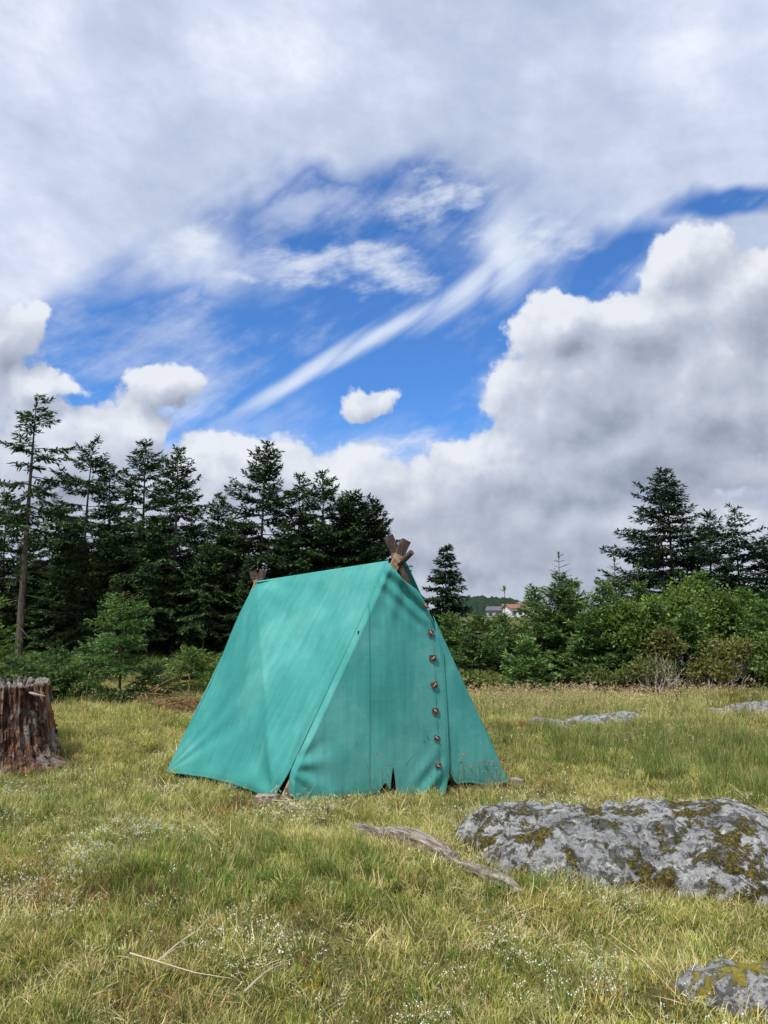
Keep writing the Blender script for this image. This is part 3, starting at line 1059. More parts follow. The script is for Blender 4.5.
stp = empty("tree_stump", (sp.x, sp.y, float(H(sp.x, sp.y))), "tall rotten reddish brown tree stump with a splintered grey top", "stump")
mesh_obj("stump_wood", stump(), ms, stp)
for k in range(22):      # splinters round the broken rim
    a = rng.uniform(0, 2 * PI); r_ = rng.uniform(.22, .44); h_ = rng.uniform(.02, .09)
    mb = MB()
    p0 = Vector((math.cos(a) * r_, math.sin(a) * r_, .70)); p1 = p0 + Vector((rng.uniform(-.03, .03), rng.uniform(-.03, .03), .07 + h_))
    mb.tube([p0, p0.lerp(p1, .6), p1], [rng.uniform(.012, .03), .012, .003], 5, jit=.3, rng=rng)
    mb.build("splinter", M_greywood, stp)
mb = MB()
mb.tube([(.36, -.24, .72), (.50, -.30, .70), (.60, -.34, .69)], [.012, .015, .009], 7, jit=.15, rng=rng)
mb.build("broken_stick", M_greywood, stp)
blk(sp.x, sp.y, .48, .48)

# ------------------------------------------------------------------ weathered plank on the grass
pl0 = on_ground(352, 826, .06); pl1 = on_ground(430, 862, .07); pl2 = on_ground(520, 895, .04)


def plank():
    V = []; Fq = []
    n = 90; m_ = 14
    rngn = np.random.RandomState(5)
    a = np.array(pl0); bb = np.array(pl1); cc = np.array(pl2)
    d = unit(cc - a); sd_ = unit(np.cross(d, [0, 0, 1]))
    Lp = np.linalg.norm(cc - a)
    uu = np.linspace(0, 1, n)
    prof = []
    for i, u in enumerate(uu):
        c0 = a * (1 - u) + cc * u
        w = .028 + .032 * sstep(.22, .34, u) * (1 - sstep(.64, .70, u)) + .012 * sstep(.70, .74, u)
        w *= 1 + .25 * (fbm(u * 14, 0, 3, 2) - .5)
        w *= sstep(0, .05, u) * .7 + .3
        w *= 1 - .93 * sstep(.93, 1, u) ** 2
        h = .032 + .026 * sstep(.22, .34, u) * (1 - sstep(.6, .7, u)) - .02 * sstep(.66, .68, u) * (1 - sstep(.70, .73, u))
        h *= (1 - .93 * sstep(.93, 1, u) ** 2) * (sstep(0, .05, u) * .9 + .1)
        c0 = c0 + sd_ * (.012 * math.sin(u * 5) + .007 * math.sin(u * 23)) + np.array([0, 0, .012 * math.sin(u * 9)])
        ring = []
        for k in range(m_):
            an = 2 * PI * k / m_
            rx = math.copysign(abs(math.cos(an)) ** .6, math.cos(an)) * w
            rz = math.copysign(abs(math.sin(an)) ** .6, math.sin(an)) * h
            j = 1 + .22 * float(fbm(k * 2.7, u * 3.5, 6, 2) - .5)
            ring.append(c0 + sd_ * rx * j + np.array([0, 0, rz * j]))
        prof.append(ring)
    V = np.array(prof)
    V[..., 2] += H(V[..., 0], V[..., 1]) - .004
    o0 = V.reshape(-1, 3).mean(0)
    i = np.arange(n * m_).reshape(n, m_)
    q = np.stack([i[:-1], np.roll(i[:-1], -1, 1), np.roll(i[1:], -1, 1), i[1:]], -1).reshape(-1, 4)
    me = np_mesh("weathered_log", V.reshape(-1, 3) - o0, q)
    return me, o0, d


me, o0, d = plank()
mlog, t, b = new_mat("split_log_wood", .95, .15)
oc = coord(t)
angp = math.atan2(d[1], d[0])
rv = t.mapping(oc, rot=(0, 0, -angp))
rv = t.mapping(rv, scale=(.10, 1, 1))
a1 = t.noise(rv, 45, 6, .7, dist=.4); a2 = t.noise(oc, 9, 5, .6)
c = t.ramp(a1, [(.34, (.035, .025, .018)), (.46, (.15, .125, .10)), (.58, (.30, .275, .24)), (.7, (.46, .43, .39))])
c = t.mix(t.m('MULTIPLY', t.ss(a2, .52, .64), .65), c, t.ramp(a1, [(.35, (.05, .022, .010)), (.65, (.22, .12, .06))]))
t.l.new(c, b.inputs['Base Color']); bump(t, b, a1, 1.0, .012)
lg = mesh_obj("weathered_log", me, mlog)
lg.location = o0
tag(lg, "long weathered grey split log lying in the grass in front of the tent", "log")

M_strawstick = flat_mat("dry_stalk", (.42, .36, .25))
# ------------------------------------------------------------------ dry sticks lying on the foreground grass
stk = [((130, 947), (158, 952), (195, 958), (232, 966), "bare pale dry twig lying across the front grass"),
       ((158, 951), (176, 942), (196, 934), (212, 925), "thin grey dry stalk rising from the pale twig"),
       ((245, 970), (258, 962), (272, 956), (287, 951), "short straw coloured stalk lying right of the pale twig")]
for (a, b_, c_, d_, lab) in stk:
    pts = [on_ground(*q, .10) for q in (a, b_, c_, d_)]
    pts = [Vector((q.x, q.y, float(H(q.x, q.y)) + .085 + .02 * i * (1 if 'rising' in lab else .3))) for i, q in enumerate(pts)]
    o0 = pts[0]
    mb = MB(); mb.tube([q - o0 for q in pts], [.0050, .0036, .0026, .001], 5)
    mb.tube([pts[1] - o0, pts[1] - o0 + Vector((.06, .06, .03)), pts[1] - o0 + Vector((.14, .08, .045))], [.0018, .0012, .0008], 4)
    o = mb.build("dry_twig", M_strawstick, None); o.location = o0
    tag(o, lab, "twig")

# ------------------------------------------------------------------ grass
rs = np.random.RandomState(11)


def tuft_mesh(name, nb, rad, hmin, hmax, wid, lean, cols, seed, segs=4, flat=0.0, heads=0, headcol=None, headsz=.006, curl=1.0, tipcol=None):
    """blades as bent ribbons; cols = list of base colours"""
    r = np.random.RandomState(seed)
    V = []; C = []; Q = []; n0 = 0
    for i in range(nb):
        a = r.uniform(0, 2 * PI); rr = rad * math.sqrt(r.uniform())
        p = np.array([math.cos(a) * rr, math.sin(a) * rr, -.015])
        h = r.uniform(hmin, hmax) * (1 - .35 * rr / max(rad, 1e-4))
        ad = a + r.normal(0, .9)
        l = lean * r.uniform(.3, 1.3)
        dirn = np.array([math.cos(ad), math.sin(ad), 0])
        wdir = np.array([-math.sin(ad + r.normal(0, .6)), math.cos(ad), 0]); wdir /= np.linalg.norm(wdir)
        w = wid * r.uniform(.6, 1.3)
        base = np.array(cols[r.randint(len(cols))]) * r.uniform(.75, 1.25)
        tip = base if tipcol is None or r.uniform() < .5 else np.array(tipcol)
        ph = l
        pos_ = p.copy()
        th = r.uniform(0, .35) + flat * r.uniform(.8, 1.25)
        dth = l * curl / segs
        for s_ in range(segs + 1):
            f = s_ / segs
            ww = w * (1 - f) ** .6 + .0004
            V.append(pos_ - wdir * ww / 2); V.append(pos_ + wdir * ww / 2)
            cc = base * (1 - f) + tip * f
            C.append(cc); C.append(cc)
            pos_ = pos_ + (dirn * math.sin(th) + np.array([0, 0, 1]) * math.cos(th)) * h / segs
            th = min(th + dth, 1.9 if flat == 0 else 1.62)
        for s_ in range(segs):
            k = n0 + s_ * 2
            Q.append((k, k + 1, k + 3, k + 2))
        n0 += (segs + 1) * 2
        if i < heads:
            # flower or seed clusters at the tip
            for q in range(r.randint(3, 8)):
                c0 = pos_ + r.normal(0, headsz * 1.6, 3)
                e1 = r.normal(0, 1, 3); e1 /= np.linalg.norm(e1)
                e2 = np.cross(e1, r.normal(0, 1, 3)); e2 /= np.linalg.norm(e2)
                s2 = headsz * r.uniform(.6, 1.2)
                V += [c0 - e1 * s2, c0 - e2 * s2, c0 + e1 * s2, c0 + e2 * s2]
                C += [np.array(headcol) * r.uniform(.8, 1.1)] * 4
                Q.append((n0, n0 + 1, n0 + 2, n0 + 3)); n0 += 4
    return np_mesh(name, V, Q, col=np.array(C))


G1 = (.090, .150, .028); G2 = (.125, .205, .034); G3 = (.050, .105, .020); G4 = (.22, .24, .050)
S1 = (.46, .38, .19); S2 = (.36, .29, .13); S3 = (.58, .50, .29); BR1 = (.17, .095, .045); YG = (.32, .31, .06)
OL = (.20, .19, .06)
M_grass = leaf_mat("grass_blades", .30, .6, .34, .2, .8, 1.42, .75)
M_dry = leaf_mat("dry_grass_blades", .25, .7, .2, .15, 1.0, 1.25, .5)
M_flower = leaf_mat("bedstraw_flowers", .25, .6, .1, .15)

HT = H


def protos(stem_, specs, mat):
    c = bpy.data.collections.new(stem_ + "_source")
    for i, kw in enumerate(specs):
        me = tuft_mesh(stem_ + "_tuft_" + "abcdefgh"[i], **kw)
        me.materials.append(mat)
        o = bpy.data.objects.new(stem_ + "_tuft_" + "abcdefgh"[i], me)
        c.objects.link(o)
    return c, len(specs)


def scatter(name, src, nvar, pts, scl, label, mat, tilt=.12, zs=None):
    n = len(pts)
    me = bpy.data.meshes.new(name)
    me.vertices.add(n)
    P = np.stack([pts[:, 0], pts[:, 1], H(pts[:, 0], pts[:, 1]) if pts.shape[1] < 3 else pts[:, 2]], -1).astype(np.float32)
    me.vertices.foreach_set("co", P.ravel())
    r = np.random.RandomState(len(name) + n)
    rot = np.stack([r.normal(0, tilt, n), r.normal(0, tilt, n), r.uniform(0, 2 * PI, n)], -1).astype(np.float32)
    a = me.attributes.new("rot", 'FLOAT_VECTOR', 'POINT'); a.data.foreach_set("vector", rot.ravel())
    s3 = np.stack([scl, scl, scl * (1 if zs is None else zs)], -1).astype(np.float32)
    a = me.attributes.new("scl", 'FLOAT_VECTOR', 'POINT'); a.data.foreach_set("vector", s3.ravel())
    a = me.attributes.new("kindex", 'INT', 'POINT'); a.data.foreach_set("value", r.randint(0, nvar, n).astype(np.int32))
    ng = bpy.data.node_groups.new(name + "_scatter", 'GeometryNodeTree')
    ng.interface.new_socket("Geometry", in_out='INPUT', socket_type='NodeSocketGeometry')
    ng.interface.new_socket("Geometry", in_out='OUTPUT', socket_type='NodeSocketGeometry')
    N = ng.nodes; L = ng.links
    gi = N.new('NodeGroupInput'); go = N.new('NodeGroupOutput')
    ip = N.new('GeometryNodeInstanceOnPoints'); ci = N.new('GeometryNodeCollectionInfo')
    ci.inputs['Collection'].default_value = src; ci.inputs['Separate Children'].default_value = True
    ci.inputs['Reset Children'].default_value = True

    def na(nm, ty):
        q = N.new('GeometryNodeInputNamedAttribute'); q.data_type = ty; q.inputs['Name'].default_value = nm
        return q.outputs[0]
    L.new(gi.outputs[0], ip.inputs['Points']); L.new(ci.outputs[0], ip.inputs['Instance'])
    ip.inputs['Pick Instance'].default_value = True
    L.new(na('kindex', 'INT'), ip.inputs['Instance Index'])
    er = N.new('FunctionNodeEulerToRotation'); L.new(na('rot', 'FLOAT_VECTOR'), er.inputs[0])
    L.new(er.outputs[0], ip.inputs['Rotation']); L.new(na('scl', 'FLOAT_VECTOR'), ip.inputs['Scale'])
    L.new(ip.outputs[0], go.inputs[0])
    o = bpy.data.objects.new(name, me); COL.objects.link(o)
    md = o.modifiers.new("scatter", 'NODES'); md.node_group = ng
    tag(o, label, None, None, 'stuff')
    return o


def wedge(n, y0, y1, pw=1.0, margin=1.15, seed=1, extra=.9):
    """random points over the part of the meadow the picture can see (and a step to each side)"""
    r = np.random.RandomState(seed)
    out = []
    while sum(len(q) for q in out) < n:
        y = y0 + (y1 - y0) * r.uniform(size=n) ** pw
        hw = y * .52 * margin + extra
        x = r.uniform(-1, 1, n) * hw
        # uniform per area
        keep = r.uniform(size=n) < hw / (y1 * .52 * margin + extra) if pw == 1.0 else np.ones(n, bool)
        out.append(np.stack([x, y], -1)[keep])
    return np.concatenate(out)[:n]


def clear(p, pad=0.0, tentpad=0.0):
    k = np.ones(len(p), bool)
    for (cx, cy, rx, ry, rot) in BLOCK:
        c, s_ = math.cos(-rot), math.sin(-rot)
        dx = p[:, 0] - cx; dy = p[:, 1] - cy
        u = (dx * c - dy * s_) / (rx + pad); v = (dx * s_ + dy * c) / (ry + pad)
        k &= (u * u + v * v) > 1
    quad = [FL[:2], FR[:2], BR[:2], BL[:2]]
    ins = np.ones(len(p), bool); dmin = np.full(len(p), 9.)
    for i in range(4):
        a = quad[i]; b_ = quad[(i + 1) % 4]
        e = (b_ - a) / np.linalg.norm(b_ - a)
        cr = (p[:, 0] - a[0]) * e[1] - (p[:, 1] - a[1]) * e[0]
        ins &= cr < tentpad
    return k & ~ins


def patches(p, sc, seed): return fbm(p[:, 0] * sc, p[:, 1] * sc, seed, 3)


# where things grow: a few broad zones seen in the photograph
def zone(p, lst):
    z = np.zeros(len(p))
    for (px, py, rx, ry, a) in lst:
        c = on_ground(px, py)
        q = ((p[:, 0] - c.x) / rx) ** 2 + ((p[:, 1] - c.y) / ry) ** 2
        z += a * np.exp(-q)
    return z


GREENZ = [(250, 880, .8, .45, 1.4), (350, 900, .6, .35, .6), (60, 820, .5, .5, .5), (560, 960, .6, .3, .5), (290, 830, .5, .3, .4),
          (650, 760, 1.8, 1.6, .8), (470, 900, .4, .3, .3), (190, 870, .5, .4, .5)]
BROWNZ = [(512, 735, .8, .5, 1.4), (10, 890, .5, .3, 1.3), (60, 905, .4, .2, 1.2), (170, 900, .35, .25, .5), (520, 735, 1.0, .6, .9), (735, 700, 1.6, .7, .8), (700, 915, .25, .2, .5)]
FLOWZ = [(150, 790, 1.3, .8, 1.0), (120, 775, 1.0, .6, .6), (60, 850, .7, .4, .6), (560, 880, 1.2, .45, .9), (620, 950, .9, .4, .9), (420, 830, .7, .3, .5),
         (740, 820, .8, .9, .8), (80, 960, .8, .3, .2), (500, 1000, .7, .3, .5)]

MOSSZ = [(150, 985, .5, .20, 1.0), (330, 1000, .5, .2, .9), (640, 1010, .45, .2, .9), (740, 960, .3, .2, .6)]
# fine turf everywhere
src, nv = protos("grass", [
    dict(nb=60, rad=.085, hmin=.03, hmax=.10, wid=.0030, lean=1.1, cols=[G1, G2, G4, OL], seed=1, tipcol=S1),
    dict(nb=60, rad=.085, hmin=.03, hmax=.085, wid=.0032, lean=1.5, cols=[G2, G4, OL, YG], seed=2, tipcol=S1),
    dict(nb=60, rad=.085, hmin=.03, hmax=.11, wid=.0028, lean=1.0, cols=[G1, G3, G2, OL], seed=3, tipcol=S2),
    dict(nb=60, rad=.090, hmin=.03, hmax=.09, wid=.0030, lean=1.4, cols=[OL, G4, S2, G2], seed=4, tipcol=S1)], M_grass)
p = np.concatenate([wedge(9500, 2.5, 6.2, seed=2), wedge(10500, 6.2, 11, seed=3), wedge(9500, 11, 17.5, seed=4, pw=1.0)])
bare_ = zone(p, BROWNZ[1:4]) * .75 + zone(p, MOSSZ) * .7 + (patches(p, 2.2, 33) < .40) * .55
p = p[clear(p, 0, -.02) & (rs.uniform(size=len(p)) > bare_)]
d = np.hypot(p[:, 0], p[:, 1])
s = rs.uniform(.75, 1.35, len(p)) * (1 + np.clip(d - 6, 0, 12) * .10)
scatter("turf_grass", src, nv, p, s, "short mixed green and yellowing grass covering the heath", None, tilt=.32, zs=.95)

# green sedge tufts
src, nv = protos("sedge", [
    dict(nb=55, rad=.05, hmin=.08, hmax=.21, wid=.0034, lean=1.0, cols=[(.070, .120, .022), G3, (.10, .15, .03)], seed=11),
    dict(nb=55, rad=.06, hmin=.08, hmax=.24, wid=.0034, lean=.8, cols=[(.08, .13, .024), G1, (.11, .16, .03)], seed=12, tipcol=S2),
    dict(nb=45, rad=.05, hmin=.06, hmax=.17, wid=.0036, lean=1.3, cols=[G3, G1, G4], seed=13)], M_grass)
p = np.concatenate([wedge(4200, 2.6, 7, seed=5), wedge(5200, 7, 17, seed=6)])
z = zone(p, GREENZ) + patches(p, .9, 40) * 1.5 - .72 - zone(p, BROWNZ[1:4]) * .6 - zone(p, MOSSZ) * .5
keep = (rs.uniform(size=len(p)) < np.clip(z, .03, 1)) & clear(p, .02, .02)
p = p[keep]; d = p[:, 1]
far = sstep(7, 14, d)
s = rs.uniform(.6, 1.15, len(p)) * (1 + far * .7) * (1 - .45 * (d < 7.6) * (np.abs(p[:, 0] + .3) < 1.6) * (d > 5.6))
scatter("sedge_grass", src, nv, p, s, "taller dark green grass tufts on the heath", None, tilt=.22)

# dark green rushes standing in the meadow on the right
src, nv = protos("rush", [
    dict(nb=60, rad=.12, hmin=.18, hmax=.46, wid=.0048, lean=.55, cols=[G1, G3, (.07, .12, .03)], seed=15, tipcol=(.20, .18, .08)),
    dict(nb=60, rad=.13, hmin=.16, hmax=.40, wid=.0048, lean=.7, cols=[G3, G1, (.12, .15, .04)], seed=16, tipcol=(.24, .20, .10))], M_grass)
p = wedge(4200, 6.2, 13.5, seed=61, margin=1.1)
z = zone(p, [(700, 762, 1.5, 1.3, 1.25), (640, 740, 1.2, 1.2, .7), (760, 800, .7, .6, .8), (590, 765, .8, .6, .35)]) + patches(p, 1.4, 45) * .8 - .55
keep = (rs.uniform(size=len(p)) < np.clip(z, 0, 1)) & clear(p, .10, .15)
p = p[keep]
scatter("rushes", src, nv, p, rs.uniform(.6, 1.0, len(p)), "tall dark green rushes behind the boulder", None, tilt=.14)

# straw
src, nv = protos("straw", [
    dict(nb=24, rad=.11, hmin=.10, hmax=.26, wid=.0026, lean=.5, cols=[S1, S3, S3], seed=21, flat=1.15),
    dict(nb=26, rad=.09, hmin=.08, hmax=.24, wid=.0026, lean=.9, cols=[S1, S2], seed=22, flat=.8),
    dict(nb=30, rad=.08, hmin=.06, hmax=.17, wid=.0028, lean=1.2, cols=[S1, S3, (.30, .32, .10)], seed=23, flat=.3)], M_dry)
p = np.concatenate([wedge(5600, 2.5, 7, seed=7), wedge(5000, 7, 17, seed=8)])
z = patches(p, 1.5, 60) * 2.2 - .52 - zone(p, GREENZ) * .55
keep = (rs.uniform(size=len(p)) < np.clip(z, .05, 1)) & clear(p, -.02, .02)
p = p[keep]
s = rs.uniform(.6, 1.2, len(p)) * (1 + sstep(8, 15, p[:, 1]) * .5)
scatter("dry_grass", src, nv, p, s, "pale dead straw lying in the grass", None, tilt=.3)

# white bedstraw
FW = (.78, .80, .70)
GB = (.22, .25, .10)
src, nv = protos("bedstraw", [
    dict(nb=30, rad=.07, hmin=.04, hmax=.12, wid=.0020, lean=.9, cols=[GB, G4, OL], seed=31, heads=16, headcol=FW, headsz=.0028),
    dict(nb=30, rad=.08, hmin=.05, hmax=.14, wid=.0020, lean=.8, cols=[GB, G2], seed=32, heads=13, headcol=FW, headsz=.0028),
    dict(nb=24, rad=.06, hmin=.04, hmax=.10, wid=.0020, lean=1.1, cols=[GB, OL], seed=33, heads=14, headcol=(.70, .72, .58), headsz=.0030)], M_flower)
p = np.concatenate([wedge(6500, 2.6, 7, seed=9), wedge(6000, 7, 15, seed=10)])
z = zone(p, FLOWZ) * .5 + patches(p, 1.6, 80) * 2.2 - 1.22 - zone(p, GREENZ[:4]) * .3
keep = (rs.uniform(size=len(p)) < np.clip(z, .02, 1)) & clear(p, -.04, .0)
p = p[keep]
s = rs.uniform(.8, 1.3, len(p)) * (1 + sstep(8, 15, p[:, 1]) * .3)
scatter("white_wildflowers", src, nv, p, s, "tiny white bedstraw flowers among the grass", None)

# brown heather and moss
src, nv = protos("heather", [
    dict(nb=70, rad=.10, hmin=.06, hmax=.17, wid=.0040, lean=1.0, cols=[BR1, (.10, .06, .03), OL, G3], seed=41),
    dict(nb=70, rad=.09, hmin=.05, hmax=.14, wid=.0040, lean=1.3, cols=[BR1, (.22, .12, .05), OL], seed=42)], M_dry)
p = np.concatenate([wedge(3400, 2.5, 7, seed=12), wedge(4000, 7, 17, seed=13)])
z = zone(p, BROWNZ) + patches(p, 1.3, 90) * 2.0 - 1.12
keep = (rs.uniform(size=len(p)) < np.clip(z, 0.01, 1)) & clear(p, -.02, .03)
p = p[keep]
scatter("brown_heather", src, nv, p, rs.uniform(.7, 1.3, len(p)) * (1 + sstep(9, 15, p[:, 1])), "low reddish brown heather among the grass", None)

src, nv = protos("moss", [
    dict(nb=120, rad=.08, hmin=.015, hmax=.045, wid=.0050, lean=1.0, cols=[(.30, .26, .05), (.22, .22, .045), (.36, .25, .05)], seed=51, segs=2),
    dict(nb=120, rad=.08, hmin=.015, hmax=.04, wid=.0050, lean=1.2, cols=[(.20, .22, .05), (.28, .27, .06)], seed=52, segs=2)], M_grass)
p = wedge(5200, 2.5, 9, seed=14)
z = zone(p, [(q[0], q[1], q[2], q[3], q[4] * 1.4) for q in MOSSZ]) + patches(p, 1.6, 100) * 2.2 - 1.15
keep = (rs.uniform(size=len(p)) < np.clip(z, 0.01, 1)) & clear(p, -.02, .03)
p = p[keep]
scatter("yellow_moss", src, nv, p, rs.uniform(.8, 1.5, len(p)), "yellow green moss cushions between the grass", None)

# tall seeding meadow grass
TG = [(.13, .18, .045), (.20, .23, .07), (.10, .15, .035), (.32, .29, .12)]
src, nv = protos("meadow", [
    dict(nb=46, rad=.16, hmin=.16, hmax=.42, wid=.0065, lean=.6, cols=TG, seed=61, tipcol=(.38, .31, .17), heads=5, headcol=(.36, .28, .17), headsz=.010),
    dict(nb=46, rad=.18, hmin=.14, hmax=.36, wid=.0065, lean=.8, cols=TG, seed=62, tipcol=(.40, .34, .20)),
    dict(nb=40, rad=.15, hmin=.14, hmax=.40, wid=.0060, lean=.5, cols=TG, seed=63, tipcol=(.30, .24, .14), heads=9, headcol=(.34, .25, .16), headsz=.010)], M_grass)
p = np.concatenate([wedge(7200, 8.3, 18.5, seed=15, margin=1.1), ])
z = sstep(9, 12.5, p[:, 1]) * sstep(-.5, 1.2, p[:, 0]) * (.35 + patches(p, .6, 110)) + zone(p, [(690, 770, 2.0, 1.6, .9)]) * .8 + .10 * sstep(-2, -5, p[:, 0])
z = z - zone(p, [BROWNZ[0]] + BROWNZ[4:6]) * 1.3
keep = (rs.uniform(size=len(p)) < np.clip(z, 0, 1)) & clear(p, .12, .1)
p = p[keep]
scatter("tall_meadow_grass", src, nv, p, rs.uniform(.55, 1.05, len(p)) * (1 - .25 * (p[:, 1] < 11)), "tall seeding meadow grass in front of the right thicket", None)

# single tall stalks in front of the door wall, by the stump and over the turf
src, nv = protos("stalk", [
    dict(nb=3, rad=.04, hmin=.35, hmax=.62, wid=.0030, lean=.45, cols=[(.16, .10, .06), (.24, .17, .09)], seed=71, segs=6, heads=3, headcol=(.17, .10, .07), headsz=.009),
    dict(nb=2, rad=.03, hmin=.30, hmax=.55, wid=.0030, lean=.6, cols=[(.20, .13, .07), (.30, .22, .12)], seed=72, segs=6, heads=2, headcol=(.2, .12, .08), headsz=.009)], M_dry)
pts = []
for k in range(30):
    u = rs.uniform(.62, .98); q = FL + (FR - FL) * u + NRM * rs.uniform(.06, .26); pts.append(q[:2])
for k in range(6):
    u = rs.uniform(.3, .5); q = FL + (FR - FL) * u + NRM * rs.uniform(.06, .2); pts.append(q[:2])
pts = np.array(pts)
pw = wedge(260, 8, 15, seed=16)
pw = pw[clear(pw, .1, .2)]
pts = np.concatenate([pts, pw])
scatter("grass_stalks", src, nv, pts, rs.uniform(.55, 1.15, len(pts)), "thin dark seeding grass stalks in front of the tent door", None, tilt=.03)

# ------------------------------------------------------------------ trees
M_spruce = leaf_mat("spruce_needles", .12, .6, .25, .2, .25)
M_young = leaf_mat("young_spruce_needles", .18, .55, .2, .25, .3)
M_leaf = leaf_mat("shrub_leaves", .30, .55, .2, .25, .5)


def bark_mat(name, c1, c2):
    m, t, b = new_mat(name, .95, .1)
    o = coord(t)
    n = t.noise(t.mapping(o, scale=(1, 1, .3)), 14, 6, .7)
    c = t.ramp(n, [(.35, c1), (.65, c2)])
    t.l.new(c, b.inputs['Base Color']); bump(t, b, n, .8, .04)
    return m


M_bark = bark_mat("spruce_bark", (.035, .026, .02), (.16, .13, .105))
M_bark_pale = bark_mat("pale_bare_branch", (.22, .19, .16), (.52, .48, .42))
M_bark_brown = bark_mat("young_trunk_bark", (.04, .022, .014), (.13, .085, .055))


def clumps(P0, Dv, Ln, Wd, Cc, rs_, tilt=.5):
    """one pointed, slightly folded needle spray per row"""
    n = len(P0)
    rv = rs_.normal(0, 1, (n, 3)); rv[:, 2] *= .5
    sdv = np.cross(Dv, np.array([0, 0, 1.0])[None] + rv * tilt)
    sdv /= np.linalg.norm(sdv, axis=1, keepdims=True) + 1e-9
    mid = P0 + Dv * (Ln * .42)[:, None]
    tip = P0 + Dv * Ln[:, None]
    V = np.stack([P0, mid - sdv * (Wd / 2)[:, None], tip, mid + sdv * (Wd / 2)[:, None]], 1)
    Q = np.arange(n * 4).reshape(n, 4)
    C = np.repeat(Cc[:, None, :], 4, 1)
    return V.reshape(-1, 3), Q, C.reshape(-1, 3)


def spruce(H_, c0, Rm, seed, cl=.16, cw=.05, step=.30, nbr=6, tstep=.10, droop=.35, sparse=0.0, shape=.85, dark=(.016, .040, .014),
           light=(.035, .075, .022), lightp=.2, tipcol=None, tr=.012, lop=0.0, lopaz=0.0, up=.5, jitter=.25, bare_low=0, lead=0.5, spire=0.0, reps=3, bendk=1.0):
    r = np.random.RandomState(seed)
    tm = MB()
    bend = r.normal(0, .012, 2) * H_ * bendk
    npt = 9

    def trunk_at(z):
        f = z / H_
        return np.array([bend[0] * f * f, bend[1] * f * f, z])
    tm.tube([trunk_at(H_ * i / npt) for i in range(npt + 1)], [max(.008, tr * H_ * (1 - i / npt) ** .8) for i in range(npt + 1)], 8)
    SP, SD, SL, SW, SC = [], [], [], [], []
    z = c0
    Hc = H_ * (1 - spire)
    while z < Hc * .995:
        f = (z - c0) / (Hc - c0)
        nb = nbr if f < .9 else max(3, nbr - 2)
        a0 = r.uniform(0, 2 * PI)
        for k in range(nb):
            if r.uniform() < sparse: continue
            az = a0 + 2 * PI * k / nb + r.normal(0, .25)
            env = (1 - f) ** shape * Rm
            L = max(.10, env * r.uniform(1 - jitter, 1 + jitter * .8)) + .05
            L *= 1 + lop * math.cos(az - lopaz)
            if f < .12: L *= .65 + f * 3
            zz = z + r.uniform(-.5, .5) * step * .8
            p = trunk_at(min(zz, H_))
            th = up * f ** 1.5 * 1.5 - droop * (1 - f) + r.normal(0, .10)      # elevation of the branch
            n = max(3, int(L / tstep))
            pts = [p]
            d_el = th
            aa = az
            for i in range(n):
                t_ = i / n
                d_el = th - droop * .6 * math.sin(t_ * PI) + .45 * t_ * t_
                aa += r.normal(0, .05)
                p = p + np.array([math.cos(aa) * math.cos(d_el), math.sin(aa) * math.cos(d_el), math.sin(d_el)]) * L / n
                pts.append(p)
            pts = np.array(pts)
            if L > .5:
                tm.tube([pts[0], pts[len(pts) // 2], pts[-1]], [.010 + .006 * L, .006 + .003 * L, .003], 3, cap=False)
            # twigs
            nt2 = max(4, int(L / (tstep * .5)))
            tt = np.linspace(.12 if L < 1 else .2, 1.0, nt2)
            idx = np.clip(tt * n, 0, n - 1e-3); i0 = idx.astype(int); fr = idx - i0
            bp = pts[i0] * (1 - fr)[:, None] + pts[i0 + 1] * fr[:, None]
            bd = pts[i0 + 1] - pts[i0]; bd /= np.linalg.norm(bd, axis=1, keepdims=True)
            side = np.where(np.arange(nt2) % 2 == 0, 1.0, -1.0)
            sv_ = np.cross(bd, np.array([0, 0, 1.0]))
            sv_ /= np.linalg.norm(sv_, axis=1, keepdims=True) + 1e-9
            tl = (.10 + .30 * L * (1 - tt) ** .7) * r.uniform(.6, 1.2, nt2)
            tl = np.minimum(tl, .55)
            td = bd * .75 + sv_ * side[:, None] * .8 + np.array([0, 0, -1.0])[None] * (.25 * droop + r.uniform(0, .35, nt2))[:, None]
            td /= np.linalg.norm(td, axis=1, keepdims=True)
            m_ = np.maximum(1, np.ceil(tl / (cl * .62)).astype(int))
            for q in range(int(m_.max())):
                sel = m_ > q
                if not sel.any(): break
                pos0 = bp[sel] + td[sel] * (q * cl * .60)
                for rep_ in range(reps):
                    dd = td[sel] + r.normal(0, .33, (sel.sum(), 3))
                    dd /= np.linalg.norm(dd, axis=1, keepdims=True)
                    SP.append(pos0 + r.normal(0, cl * .08, pos0.shape)); SD.append(dd)
                    k_ = sel.sum()
                    SL.append(cl * r.uniform(.7, 1.3, k_)); SW.append(cw * r.uniform(.7, 1.3, k_))
                    istip = (q == (m_[sel] - 1))
                    u = r.uniform(size=k_)
                    cc = np.where((u < lightp)[:, None], np.array(light)[None], np.array(dark)[None]) * r.uniform(.7, 1.35, (k_, 1))
                    if tipcol is not None:
                        mk = (istip & (r.uniform(size=k_) < .55))[:, None]
                        cc = np.where(mk, np.array(tipcol)[None] * r.uniform(.75, 1.2, (k_, 1)), cc)
                    SC.append(cc)
            # leading shoot
            e = pts[-1]; ed = pts[-1] - pts[-2]; ed /= np.linalg.norm(ed)
            SP.append((e - ed * cl * .4)[None]); SD.append(ed[None]); SL.append(np.array([cl * 1.3])); SW.append(np.array([cw]))
            SC.append(np.array([tipcol if tipcol is not None else light]))
        z += step * (1.0 if f < .75 else .8) * r.uniform(.8, 1.2)
